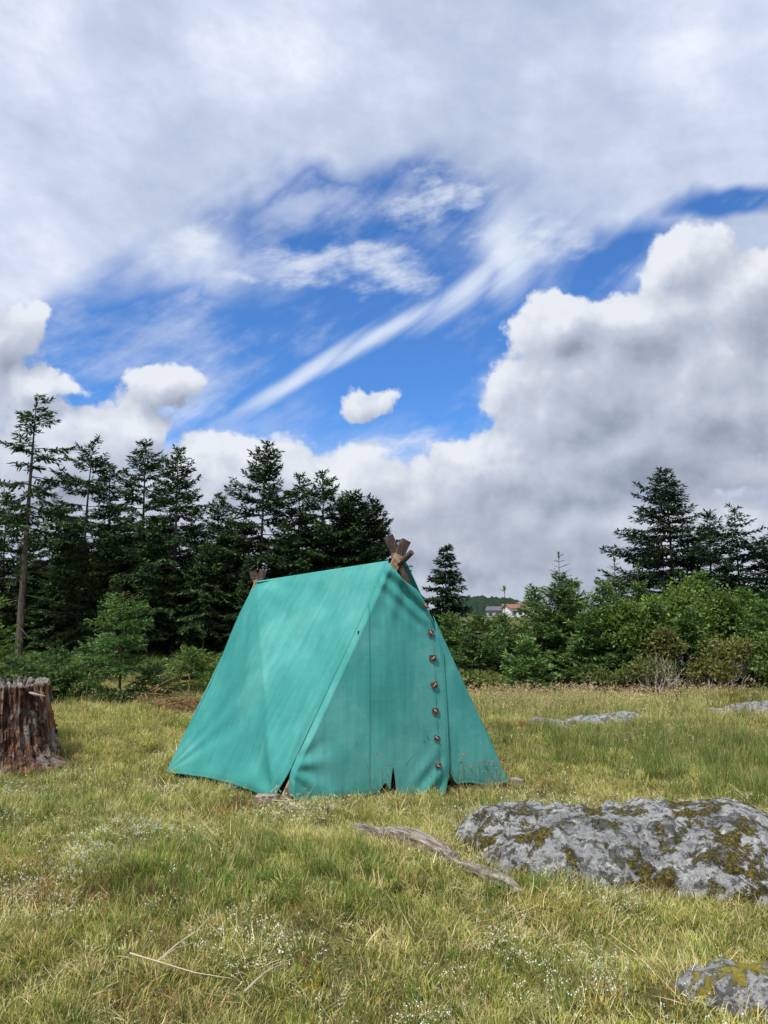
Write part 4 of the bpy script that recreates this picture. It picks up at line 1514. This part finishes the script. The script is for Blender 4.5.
    if spire > 0:      # thin young leader with sparse whorls of short shoots
        nw = 4
        for w_ in range(nw + 1):
            zw = Hc + (H_ - Hc) * (w_ / nw) * .86
            Lw = .10 + .30 * (1 - w_ / nw) * (.6 + .4 * r.uniform())
            for k in range(5):
                a = r.uniform(0, 2 * PI); e_ = .35
                dv = np.array([math.cos(a) * math.cos(e_), math.sin(a) * math.cos(e_), math.sin(e_)])
                p0 = trunk_at(zw); tm.tube([p0, p0 + dv * Lw], [.006, .002], 3, cap=False)
                q = np.arange(.25, 1.0, cl * .5 / Lw)
                SP.append(p0[None] + dv[None] * (q * Lw)[:, None]); k_ = len(q)
                dd = dv[None] + r.normal(0, .25, (k_, 3)); SD.append(dd / np.linalg.norm(dd, axis=1, keepdims=True))
                SL.append(np.full(k_, cl * .6)); SW.append(np.full(k_, cw * .5)); SC.append(np.repeat(np.array([light]), k_, 0))
        for k in range(14):
            p0 = trunk_at(r.uniform(Hc, H_)); dv = r.normal(0, .5, 3); dv[2] = .8; dv /= np.linalg.norm(dv)
            SP.append(p0[None]); SD.append(dv[None]); SL.append(np.array([cl * .4])); SW.append(np.array([cw * .4])); SC.append(np.array([light]))
    # needles up the leader
    for k in range(26):
        z = H_ * (1 - lead * .06) + r.uniform(-.5, .5) * lead * .08 * H_
        a = r.uniform(0, 2 * PI)
        SP.append(trunk_at(min(z, H_))[None]); dv = np.array([math.cos(a) * .5, math.sin(a) * .5, .9]); SD.append((dv / np.linalg.norm(dv))[None])
        SL.append(np.array([cl * .8])); SW.append(np.array([cw * .6])); SC.append(np.array([light]))
    # bare dead branches below the crown
    for k in range(bare_low):
        z = r.uniform(.12, .98) * c0; a = r.uniform(0, 2 * PI); L = r.uniform(.3, 1.3)
        p0 = trunk_at(z); p1 = p0 + np.array([math.cos(a), math.sin(a), -.15]) * L
        p2 = p1 + np.array([math.cos(a + .4), math.sin(a + .4), -.4]) * L * .4
        tm.tube([p0, p1, p2], [.014, .008, .003], 3, cap=False)
    V, Q, C = clumps(np.concatenate(SP), np.concatenate(SD), np.concatenate(SL), np.concatenate(SW), np.concatenate(SC), r)
    return np_mesh("crown", V, Q, col=C), tm


def put_tree(name, x, y, me, tm, mat, bark, label, cat, group=None, rz=0.0, z=None):
    o = empty(name, (x, y, (float(H(x, y)) if z is None else z) - .03), label, cat, group, rz)
    tr_ = tm.build("trunk", bark, o) if isinstance(tm, MB) else mesh_obj("trunk", tm, bark, o)
    cr_ = mesh_obj("crown", me, mat, o)
    return o, tr_, cr_


def copy_tree(root, x, y, label, rz, sc, group=None, z=None):
    c = root.copy(); COL.objects.link(c)
    c.location = (x, y, float(H(x, y)) - .03 if z is None else z); c.rotation_euler = (0, 0, rz); c.scale = (sc[0], sc[0], sc[1])
    c['label'] = label
    if group: c['group'] = group
    elif 'group' in c: del c['group']
    for ch in root.children:
        d_ = ch.copy(); COL.objects.link(d_); d_.parent = c
    return c


def tree_xy(px, D):
    return (px - 384) / F * D / (CP - 0) * 1.0, D


def top_height(px, py, D):
    q = at(px, py, D); return q.x, q.z - float(H(q.x, D))


DK = (.022, .052, .018); LG = (.070, .125, .032)
# front row of the left forest (pixel of the top, distance, crown start, radius, options)
FR_TREES = [
    ((34, 396), 25.0, 4.3, 1.6, dict(sparse=.34, step=.30, nbr=5, shape=.55, tr=.0145, bendk=.3, lop=.22, lopaz=.0, bare_low=14, jitter=.5, cl=.20, cw=.055, droop=.22, up=.3),
     "tall thin spruce with a long bare trunk and ragged open top behind the stump"),
    ((88, 441), 29.5, 3.2, 1.9, dict(sparse=.38, step=.32, nbr=5, shape=.5, jitter=.5, cl=.20, bare_low=6), "loose thin topped conifer just right of the tall bare trunked spruce"),
    ((113, 463), 31.0, 2.6, 1.7, dict(sparse=.2, step=.34, shape=.8, bare_low=4), "slim spruce with a short pointed tip between two bigger spruces"),
    ((147, 443), 28.5, 2.4, 2.0, dict(sparse=.18, step=.32, shape=.62, jitter=.35, bare_low=8), "tall dark spruce straight behind the small open grown young spruce"),
    ((179, 449), 27.0, 1.0, 2.5, dict(sparse=.05, step=.30, shape=.8, jitter=.35), "dense spire shaped dark spruce left of the gap of sky"),
    ((262, 444), 28.0, .8, 2.9, dict(sparse=.06, step=.30, shape=.78, jitter=.42, droop=.30), "broad dark spruce with layered boughs rising behind the tent ridge"),
    ((299, 475), 29.5, 1.5, 1.7, dict(sparse=.18, step=.34, shape=.7, jitter=.4), "narrow ragged spruce right of the broad layered one"),
    ((325, 474), 28.5, 1.2, 2.3, dict(sparse=.06, step=.30, shape=.72, jitter=.35), "full dark spruce directly above the middle of the tent ridge"),
]
seed = 100
for ((px, py), D, c0, Rm, kw, lab) in FR_TREES:
    seed += 1
    x, h = top_height(px, py, D)
    args = dict(cl=.17, cw=.060, dark=DK, light=LG, tstep=.13)
    args.update(kw)
    me, tm = spruce(h, c0, Rm, seed, **args)
    put_tree("spruce_tree", x, D, me, tm, M_spruce, M_bark, lab, "spruce")

# the rounder tree at the right end of the left forest
# broadleaf generator ------------------------------------------------


def bush(hh, rad, seed, stems=5, leaf=.06, nleaf=9000, cols=((.05, .10, .02), (.09, .16, .03)), base=.2, bare=.3, lobes=9, flat=1.0, stem_r=.02, elong=1.7, spread=1.0):
    """several stems that fork upwards, each fork ending in an uneven cloud of leaves"""
    r = np.random.RandomState(seed)
    tm = MB()
    tips = []

    def grow(p, d, L, rad_, depth):
        n = 3
        pts = [p]
        for i in range(n):
            d = d + r.normal(0, .16, 3); d[2] += .05; d /= np.linalg.norm(d)
            p = p + d * L / n
            pts.append(p)
        tm.tube(pts, [rad_ * (1 - .12 * i) for i in range(n + 1)], 5, cap=False)
        if depth == 0 or rad_ < .003:
            tips.append(p); return
        for k in range(r.randint(2, 4)):
            nd = d + r.normal(0, .5, 3) * spread; nd[2] = nd[2] * .6 + .35; nd /= np.linalg.norm(nd)
            grow(p, nd, L * r.uniform(.6, .85), rad_ * .62, depth - 1)
        if r.uniform() < .5: tips.append(p)
    for s_ in range(stems):
        a = r.uniform(0, 2 * PI)
        p0 = np.array([math.cos(a), math.sin(a), 0]) * rad * .12 * r.uniform(0, 1); p0[2] = -.05
        d0 = np.array([math.cos(a) * .55 * spread, math.sin(a) * .55 * spread, 1.0]); d0 /= np.linalg.norm(d0)
        grow(p0, d0, hh * .34, stem_r, 3)
    tips = np.array(tips)
    # fit into height and radius
    mx = max(tips[:, 2].max(), .1); k = hh * .93 / mx
    rr = np.percentile(np.hypot(tips[:, 0], tips[:, 1]), 92); kr = rad * .85 / max(rr, .05)
    tips = tips * np.array([kr, kr, k])
    tm.v = [(v[0] * kr, v[1] * kr, v[2] * k) for v in tm.v]
    lo = tips[:, 2] > hh * bare
    if lo.sum() > 5: tips = tips[lo]
    n = nleaf
    w = r.uniform(.3, 1.0, len(tips)); w /= w.sum()
    ti = r.choice(len(tips), n, p=w)
    sig = (rad + hh * .5) * .062 * r.uniform(.45, 2.0, len(tips))
    off = r.normal(0, 1, (n, 3)); off /= np.linalg.norm(off, axis=1, keepdims=True)
    rr_ = r.uniform(0, 1, n) ** .5 * 1.6
    P0 = tips[ti] + off * (sig[ti] * rr_)[:, None] * np.array([1.15, 1.15, .8])
    P0[:, 2] = np.maximum(P0[:, 2], .04)
    Dv = off * .6 + r.normal(0, .6, (n, 3)) + np.array([0, 0, .15]); Dv /= np.linalg.norm(Dv, axis=1, keepdims=True)
    cols = np.array(cols)
    cc = cols[r.randint(len(cols), size=n)] * r.uniform(.7, 1.3, (n, 1)) * (r.uniform(.8, 1.2, len(tips))[ti])[:, None]
    Ln = leaf * elong * r.uniform(.6, 1.3, n)
    V, Q, C = clumps(P0, Dv, Ln, Ln / elong, cc, r, 1.2)
    return np_mesh("crown", V, Q, col=C), tm


BG1 = ((.045, .09, .020), (.075, .135, .026), (.11, .18, .035), (.15, .21, .04))
for ((px, py), D, Rm, lab) in (((352, 497), 29.2, 1.9, "ragged topped conifer at the end of the forest above the tent front"),
                              ((374, 503), 30.0, 1.6, "last conifer of the left forest just left of the crossed poles")):
    seed += 1
    x, h = top_height(px, py, D)
    me, tm = spruce(h, .8, Rm, seed + 40, cl=.17, cw=.07, dark=(.018, .045, .018), light=(.045, .085, .03), tstep=.13, step=.26, shape=.5, jitter=.55, nbr=6, up=.6, droop=.15)
    put_tree("spruce_tree", x, D, me, tm, M_spruce, M_bark, lab, "spruce")

# fill of the left forest: denser, lower, dark trees in the rows behind (shared meshes)
base_sp = []
for k, (hh_, c0, Rm) in enumerate(((7.4, .5, 2.6), (8.0, .9, 2.3), (6.6, .3, 2.5), (7.0, 2.2, 2.2))):
    me, tm = spruce(hh_, c0, Rm, 400 + k, cl=.24, cw=.085, step=.36, nbr=6, tstep=.20, sparse=.08, dark=DK, light=(.070, .120, .032), lightp=.3, jitter=.35, shape=.75, bare_low=8 if k == 3 else 2)
    base_sp.append((me, tm, hh_))
fill = []
rf = random.Random(77)
# second row: (pixel of the top, distance)
ROW2 = [((-60, 470), 28), ((-25, 505), 28), ((8, 492), 28.5), ((60, 505), 30), ((82, 540), 27), ((105, 530), 28.5), ((130, 520), 30.5), ((160, 515), 31), ((196, 510), 29), ((218, 492), 29.5), ((232, 520), 27),
        ((206, 540), 26), ((285, 520), 27), ((308, 515), 31), ((345, 515), 30), ((375, 522), 31), ((-90, 440), 30), ((248, 555), 26), ((58, 556), 28), ((150, 560), 25.5), ((115, 575), 25), ((20, 560), 28)]
labs2 = "dark spruce crowded between the taller spruces of the left forest"
protos_t = []
for i, ((px, py), D) in enumerate(ROW2):
    k = i % 4
    x, h = top_height(px, py, D)
    me, tm, hh_ = base_sp[k]
    sc = (h / hh_ * rf.uniform(.85, 1.1), h / hh_)
    if i < 4:
        o, a_, b_ = put_tree("spruce_tree", x, D, me, tm, M_spruce, M_bark, labs2, "spruce", "dark spruces filling the left forest")
        o.scale = (sc[0], sc[0], sc[1]); protos_t.append(o)
    else:
        copy_tree(protos_t[k], x, D, labs2, rf.uniform(0, 6.28), sc, "dark spruces filling the left forest")
labs3 = "dark spruce standing in the deep shade of the forest behind the front row"
x0 = -24.0
for row, (D, topy) in enumerate(((33, 545), (36.5, 520), (40, 530), (44, 540))):
    xx = -21.5 - row * 2 + rf.uniform(0, 1)
    while xx < -.9 + row * .2:
        h = at(384, topy + rf.uniform(-14, 30), D).z
        px = 384 + xx / D * F
        if px > 195 and px < 235: h *= .86
        if px > 340: h *= .93
        k = rf.randrange(4)
        s_ = h / base_sp[k][2]
        o = copy_tree(protos_t[k], xx, D + rf.uniform(-1, 1), labs3, rf.uniform(0, 6.28), (s_ * rf.uniform(1.0, 1.25), s_), "dark spruces deep in the left forest")
        xx += rf.uniform(1.7, 2.5)

# right side tall trees
RT = [
    ((668, 467), 27.0, 2.0, 2.15, dict(sparse=.06, step=.25, nbr=7, shape=.70, jitter=.40, lop=.22, lopaz=PI, up=.2, droop=.10, cl=.18, cw=.055), "tallest right hand conifer with long flat boughs reaching left"),
    ((706, 509), 28.5, 1.8, 1.7, dict(sparse=.10, step=.28, nbr=6, shape=.9, jitter=.4, droop=.15), "dark conifer tucked behind the tallest one on the right"),
    ((735, 507), 27.5, 2.0, 1.9, dict(sparse=.12, step=.30, nbr=6, shape=.72, jitter=.45, up=.2, droop=.1), "dark tiered conifer second in height at the right edge"),
    ((775, 535), 26.5, 1.0, 2.3, dict(sparse=.04, step=.27, nbr=7, shape=.6, jitter=.4, droop=.1), "dark conifer cut by the right edge of the picture"),
    ((445, 545), 27.0, .3, 1.45, dict(sparse=.0, step=.22, nbr=8, shape=.95, jitter=.18, up=.35, reps=4), "neat pointed dark spruce standing right beside the tent top"),
]
for ((px, py), D, c0, Rm, kw, lab) in RT:
    seed += 1
    x, h = top_height(px, py, D)
    args = dict(cl=.17, cw=.055, dark=(.017, .042, .020), light=(.04, .082, .028), tstep=.13); args.update(kw)
    me, tm = spruce(h, c0, Rm, seed, **args)
    put_tree("spruce_tree", x, D, me, tm, M_spruce, M_bark, lab, "spruce")

# young green spruces of the right thicket
YD = (.046, .105, .030); YL = (.095, .180, .046); YT = (.150, .240, .062)
YS = [
    ((655, 600), 18.0, .2, .75, {}, "narrow dark green young spruce between the two bright leafy shrubs"),
    ((690, 606), 17.6, .2, .85, {}, "pointed young spruce standing over the bare white forking stems"),
    ((760, 600), 18.0, .2, 1.0, {}, "broad young spruce at the far right edge over the bright shrub"),
    ((638, 562), 19.6, .3, .9, dict(spire=.2), "slim young spruce with a bare spiky leader left of the bright leafy shrub"),
    ((559, 551), 19.5, .25, 1.55, dict(spire=.20), "young green spruce with a thin bare leader standing tallest in the right thicket"),
    ((572, 578), 20.8, .2, 1.2, {}, "young spruce close behind the one with the tall bare leader"),
    ((533, 586), 20.5, .2, 1.15, {}, "rounded young spruce left of the one with the tall bare leader"),
    ((502, 616), 21.0, .2, 1.2, {}, "low young spruce under the distant hill"),
    ((504, 585), 20.0, .2, .45, dict(sparse=.3, spire=.38), "spindly young spruce with a thin whorled leader in front of the distant houses"),
    ((480, 617), 19.0, .2, 1.3, {}, "bushy low spruce next to the right wall of the tent"),
    ((452, 614), 20.5, .2, 1.4, {}, "dark green low spruce hidden in part by the tent wall"),
    ((527, 640), 17.3, .1, .85, dict(tipcol=(.15, .24, .05)), "small bright green young spruce at the front of the right thicket"),
    ((615, 556), 20.5, .3, 1.1, dict(spire=.18), "young spruce with a pale pointed leader in the middle of the right thicket"),
    ((604, 585), 18.6, .3, 1.35, {}, "full young spruce in the front centre of the right thicket"),
    ((588, 612), 17.8, .15, .9, {}, "low spreading young spruce beside bare pale stems"),
    ((700, 575), 21.5, .3, 1.7, {}, "bluish green spruce behind the bright shrub on the right"),
    ((745, 590), 20.5, .2, 1.7, {}, "wide green spruce below the dark conifers at the right edge"),
    ((640, 620), 17.8, .2, .9, {}, "small young spruce before the bright leafy shrub"),
]
for ((px, py), D, c0, Rm, kw, lab) in YS:
    seed += 1
    x, h = top_height(px, py, D)
    args = dict(cl=.12, cw=.032, dark=YD, light=YL, lightp=.35, tipcol=YT, tstep=.10, step=.19, nbr=8, reps=4, shape=.95, up=.45, droop=.12, jitter=.3, tr=.010)
    args.update(kw)
    me, tm = spruce(h, c0, Rm, seed, **args)
    put_tree("young_spruce", x, D, me, tm, M_young, M_bark_brown, lab, "young spruce")

# left side small spruces
LS = [
    ((124, 590), 13.2, .72, .56, dict(sparse=.06, step=.30, nbr=10, cl=.055, cw=.016, spire=.10, reps=8, jitter=.35, lightp=.5, light=(.12, .22, .055), dark=(.06, .13, .035), tipcol=(.17, .28, .08), up=.35, droop=.05, shape=.35, tstep=.075, tr=.014), "small open grown young spruce in the clearing between stump and tent"),
    ((-14, 600), 8.6, .1, .62, dict(cl=.05, cw=.013, dark=(.05, .11, .02), light=(.10, .19, .03), lightp=.5, tipcol=(.20, .32, .06), step=.20, tstep=.08, shape=.7, up=.35, droop=.05), "bright green young spruce poking in at the left edge behind the stump"),
    ((98, 640), 16.5, .1, .8, dict(), "low young spruce at the dark forest edge left of the small open one"),
    ((192, 650), 15.0, .1, .75, dict(light=(.11, .17, .03), tipcol=(.17, .24, .05), lightp=.5, cl=.09), "yellow green low young spruce beside the left tent wall"),
    ((153, 668), 13.6, .05, .50, dict(cl=.07, cw=.024), "small dark spruce leaning on the dead branch pile"),
    ((56, 652), 14.5, .05, .8, dict(), "dark low spruce just behind the stump"),
    ((25, 660), 13.0, .05, .8, dict(light=(.07, .13, .03)), "green spruce thicket bush directly over the stump top"),
]
for ((px, py), D, c0, Rm, kw, lab) in LS:
    seed += 1
    x, h = top_height(px, py, D)
    args = dict(reps=6, cl=.070, cw=.019, dark=YD, light=YL, lightp=.35, tipcol=(.10, .18, .05), tstep=.09, step=.17, nbr=8, shape=.65, up=.45, droop=.1, jitter=.35, tr=.012)
    args.update(kw)
    me, tm = spruce(h, c0, Rm, seed, **args)
    put_tree("young_spruce", x, D, me, tm, M_young, M_bark_brown, lab, "young spruce")

# leafy shrubs
SH = [
    ((672, 577), 19.0, 1.05, 12000, BG1 + ((.13, .19, .04),), dict(bare=.30, leaf=.055), "bright green leafy shrub tree left of the dark conifers on the right"),
    ((716, 588), 19.4, 1.1, 12000, BG1, dict(bare=.3, leaf=.055), "leafy green shrub in the right thicket below the tiered conifer"),
    ((624, 596), 18.2, .85, 9000, BG1, dict(bare=.25, leaf=.05), "pale flecked leafy shrub beside the middle young spruces"),
    ((670, 628), 17.0, .8, 2600, ((.11, .12, .035), (.15, .15, .045), (.09, .10, .03)), dict(bare=.72, leaf=.045, stems=9), "olive shrub with bare pale grey stems at the meadow edge"),
    ((738, 634), 16.8, .8, 2600, ((.12, .13, .035), (.16, .17, .05)), dict(bare=.7, leaf=.045, stems=9), "olive shrub with twisted pale trunk near the right edge"),
    ((772, 628), 16.6, 1.0, 9000, BG1, dict(bare=.12, leaf=.05), "bright green shrub at the far right edge of the meadow"),
    ((708, 655), 16.6, .6, 3000, ((.11, .12, .035), (.14, .15, .045)), dict(bare=.6, leaf=.04, stems=7), "half dead shrub of white forking stems with few leaves"),
    ((640, 655), 16.8, .6, 3400, ((.10, .12, .035), (.13, .15, .045)), dict(bare=.5, leaf=.04, stems=7), "brownish shrub with bare stems below the pale flecked shrub"),
    ((655, 652), 16.5, .55, 420, ((.11, .12, .035),), dict(bare=.6, leaf=.035, stems=7), "nearly leafless shrub of pale bare stems in front of the olive shrub"),
    ((728, 655), 16.4, .5, 380, ((.11, .12, .035),), dict(bare=.6, leaf=.035, stems=6), "nearly leafless crooked bare shrub left of the twisted pale trunk"),
    ((600, 665), 17.0, .5, 1300, ((.10, .13, .035),), dict(bare=.6, leaf=.04, stems=5), "thin leaning bare stems in front of the young spruces"),
    ((478, 672), 16.0, .6, 5000, ((.10, .13, .035), (.14, .16, .05)), dict(bare=.1, leaf=.045), "low olive shrub against the right side of the tent"),
    ((118, 690), 13.0, .62, 6500, ((.045, .075, .022), (.07, .10, .03)), dict(bare=.05, leaf=.035), "low dark heather bush at the foot of the small open spruce"),
    ((70, 668), 13.6, .7, 7000, ((.05, .10, .022), (.08, .14, .03)), dict(bare=.05, leaf=.04), "small green bush right of the stump"),
    ((215, 668), 16.5, .9, 8000, ((.05, .10, .022), (.09, .15, .03)), dict(bare=.05, leaf=.05), "green bush peeping out behind the left tent wall"),
]
for i, ((px, py), D, rad, nl, cols, kw, lab) in enumerate(SH):
    x, h = top_height(px, py, D)
    args = dict(stems=6, stem_r=.028 if 'bare' in lab or 'stem' in lab or 'trunk' in lab else .02); args.update(kw)
    me, tm = bush(max(h, .25), rad, 600 + i, args.pop('stems'), args.pop('leaf'), nl, cols, **args)
    pale = 'pale' in lab or 'white' in lab or 'bare' in lab
    put_tree("leafy_shrub", x, D, me, tm, M_leaf, M_bark_pale if pale else M_bark_brown, lab, "shrub")

# backing thicket trees so that nothing shows through between the young ones
labs4 = "dark green spruce in the second row of the right thicket"
for i in range(30):
    px = 415 + i * 14 + rf.uniform(-5, 5)
    D = rf.uniform(22.5, 25.5)
    top = 632 if px < 470 else (630 if px < 545 else (604 if px < 640 else 585))
    x, h = top_height(px, top + rf.uniform(-4, 18), D)
    k = rf.choice([0, 2])
    s_ = h / base_sp[k][2]
    copy_tree(protos_t[k], x, D, labs4, rf.uniform(0, 6.28), (max(s_ * 1.25, .38), s_), "spruces backing the right thicket")

# undergrowth of the forest edge
src, nv = protos("fern", [
    dict(nb=50, rad=.25, hmin=.15, hmax=.38, wid=.014, lean=1.2, cols=[(.05, .10, .022), (.08, .14, .03), (.035, .07, .02)], seed=81),
    dict(nb=50, rad=.25, hmin=.15, hmax=.34, wid=.014, lean=1.4, cols=[(.06, .10, .025), (.10, .13, .035)], seed=82)], M_grass)
p = wedge(2600, 16.6, 30, seed=18, margin=1.15)
p = p[(p[:, 0] < 1) | (p[:, 1] > 17.5)]
p = p[(p[:, 1] > 15.5)]
scatter("forest_undergrowth", src, nv, p, rs.uniform(.5, 1.1, len(p)), "low green undergrowth below the forest trees", None)

# pile of dead branches by the left tent wall
dp = on_ground(172, 716)
mb = MB(); rp = random.Random(5)
for k in range(90):
    a = rp.uniform(0, PI); L = rp.uniform(.25, .8)
    c0 = Vector((rp.gauss(0, .25), rp.gauss(0, .2), abs(rp.gauss(0, .16)) + .02))
    d_ = Vector((math.cos(a), math.sin(a) * .6, rp.uniform(-.25, .55))).normalized() * L / 2
    r_ = rp.uniform(.003, .014)
    mb.tube([c0 - d_, c0 + Vector((0, 0, .02)), c0 + d_], [r_, r_ * .8, r_ * .4], 5, jit=.1, rng=rp)
o = mb.build("branch_pile", M_rust_wood); o.location = (dp.x, dp.y, 0)
tag(o, "heap of dead reddish brown branches on the grass behind the left tent corner", "branch pile")

# far hill and houses
hx = at(492, 604, 420); n = 90
u, v = np.meshgrid(np.linspace(-1, 1, n), np.linspace(-1, 1, n))
hz = np.clip(1 - u * u, 0, 1) ** 1.2 * np.clip(1 - v * v, 0, 1) * (.75 + .5 * fbm(u * 3, v * 3, 4, 3)) * 11.0 + fbm(u * 26, v * 12, 6, 2) * 2.2 - 2
me = np_mesh("hill", np.stack([u * 31, v * 50, hz], -1), grid_faces(n, n), smooth=False)
hm, t, b = new_mat("far_wooded_hill", .95, .05)
c = t.ramp(t.noise(coord(t), .5, 5, .7), [(.35, (.010, .022, .014)), (.65, (.028, .048, .028))])
t.l.new(c, b.inputs['Base Color'])
hill = mesh_obj("hill", me, hm); hill.location = (hx.x, 420, 0)
tag(hill, "low wooded hill far away", None, None, 'structure')

M_wall_w = flat_mat("white_house_paint", (.72, .71, .69), .8, .05, 1)
M_wall_g = flat_mat("grey_house_paint", (.33, .34, .36), .8, .05, 1)
M_roof_r = flat_mat("red_brown_roof", (.24, .10, .07), .8, .1, 1)
M_roof_d = flat_mat("dark_roof", (.10, .10, .11), .8, .1, 1)
M_pane = flat_mat("window_glass", (.05, .06, .08), .2, .1, 1)


def house(px, D, base, w, dep, h, rz, wm, rm, label):
    x = (px - 384) / F * D / 1.0 * 1.008
    o = empty("house", (x, D, base), label, "house", None, rz)
    mb = MB()
    rh = h * .42
    v = [(-w / 2, -dep / 2, 0), (w / 2, -dep / 2, 0), (w / 2, dep / 2, 0), (-w / 2, dep / 2, 0),
         (-w / 2, -dep / 2, h), (w / 2, -dep / 2, h), (w / 2, dep / 2, h), (-w / 2, dep / 2, h), (-w / 2, 0, h + rh), (w / 2, 0, h + rh)]
    mb.add(v, [(0, 1, 5, 4), (2, 3, 7, 6), (1, 2, 6, 9, 5), (3, 0, 4, 8, 7), (3, 2, 1, 0), (4, 5, 9, 8), (6, 7, 8, 9)])
    mb.build("wall", wm, o)
    mb = MB()
    for s_ in (-1, 1):
        e = .4
        a = Vector((-w / 2 - e, s_ * (dep / 2 + e), h - rh * e / (dep / 2) + .05)); b_ = Vector((w / 2 + e, a.y, a.z))
        c = Vector((w / 2 + e, 0, h + rh + .05)); d_ = Vector((-w / 2 - e, 0, h + rh + .05)); up_ = Vector((0, 0, .22))
        mb.add([a, b_, c, d_, a + up_, b_ + up_, c + up_, d_ + up_], [(0, 1, 2, 3), (4, 5, 6, 7), (0, 1, 5, 4), (1, 2, 6, 5), (2, 3, 7, 6), (3, 0, 4, 7)])
    rf_ = mb.build("roof", rm, o)
    mb = MB(); mb.beam((w * .2, 0, h + rh * .6), (w * .2, 0, h + rh + 1.0), .7, .7, (1, 0, 0), 1); mb.build("chimney", M_wall_g, rf_)
    for k in range(3):
        wx = -w * .32 + k * w * .32
        mb = MB(); mb.beam((wx, -dep / 2 - .03, h * .35), (wx, -dep / 2 - .03, h * .75), 1.1, .08, (1, 0, 0), 1)
        mb.build("window", M_pane, o)


house(514, 230, -.1, 6.0, 6, 2.6, .25, M_wall_w, M_roof_r, "white far house with a red brown roof showing between the young spruces")
house(497, 250, -.6, 7.0, 6, 2.6, -.3, M_wall_g, M_roof_d, "grey far house left of the white one under the hill")
house(522, 262, -.6, 5.0, 6, 3.6, .1, M_wall_w, M_roof_d, "pale far house half hidden right behind the red roofed one")

# ------------------------------------------------------------------ render settings
vs = scene.view_settings
scene.display_settings.display_device = 'sRGB'
vs.view_transform = 'Standard'; vs.look = 'None'; vs.exposure = 0.0; vs.gamma = 1.0
vs.use_curve_mapping = False
scene.render.engine = 'CYCLES'
world.cycles.sampling_method = 'NONE'
cy = scene.cycles
cy.use_denoising = True
try:
    cy.denoiser = 'OPENIMAGEDENOISE'
    cy.denoising_input_passes = 'RGB_ALBEDO_NORMAL'
except Exception:
    pass
cy.max_bounces = 6; cy.diffuse_bounces = 3; cy.glossy_bounces = 2; cy.transmission_bounces = 3
cy.use_adaptive_sampling = True
cy.adaptive_threshold = .015
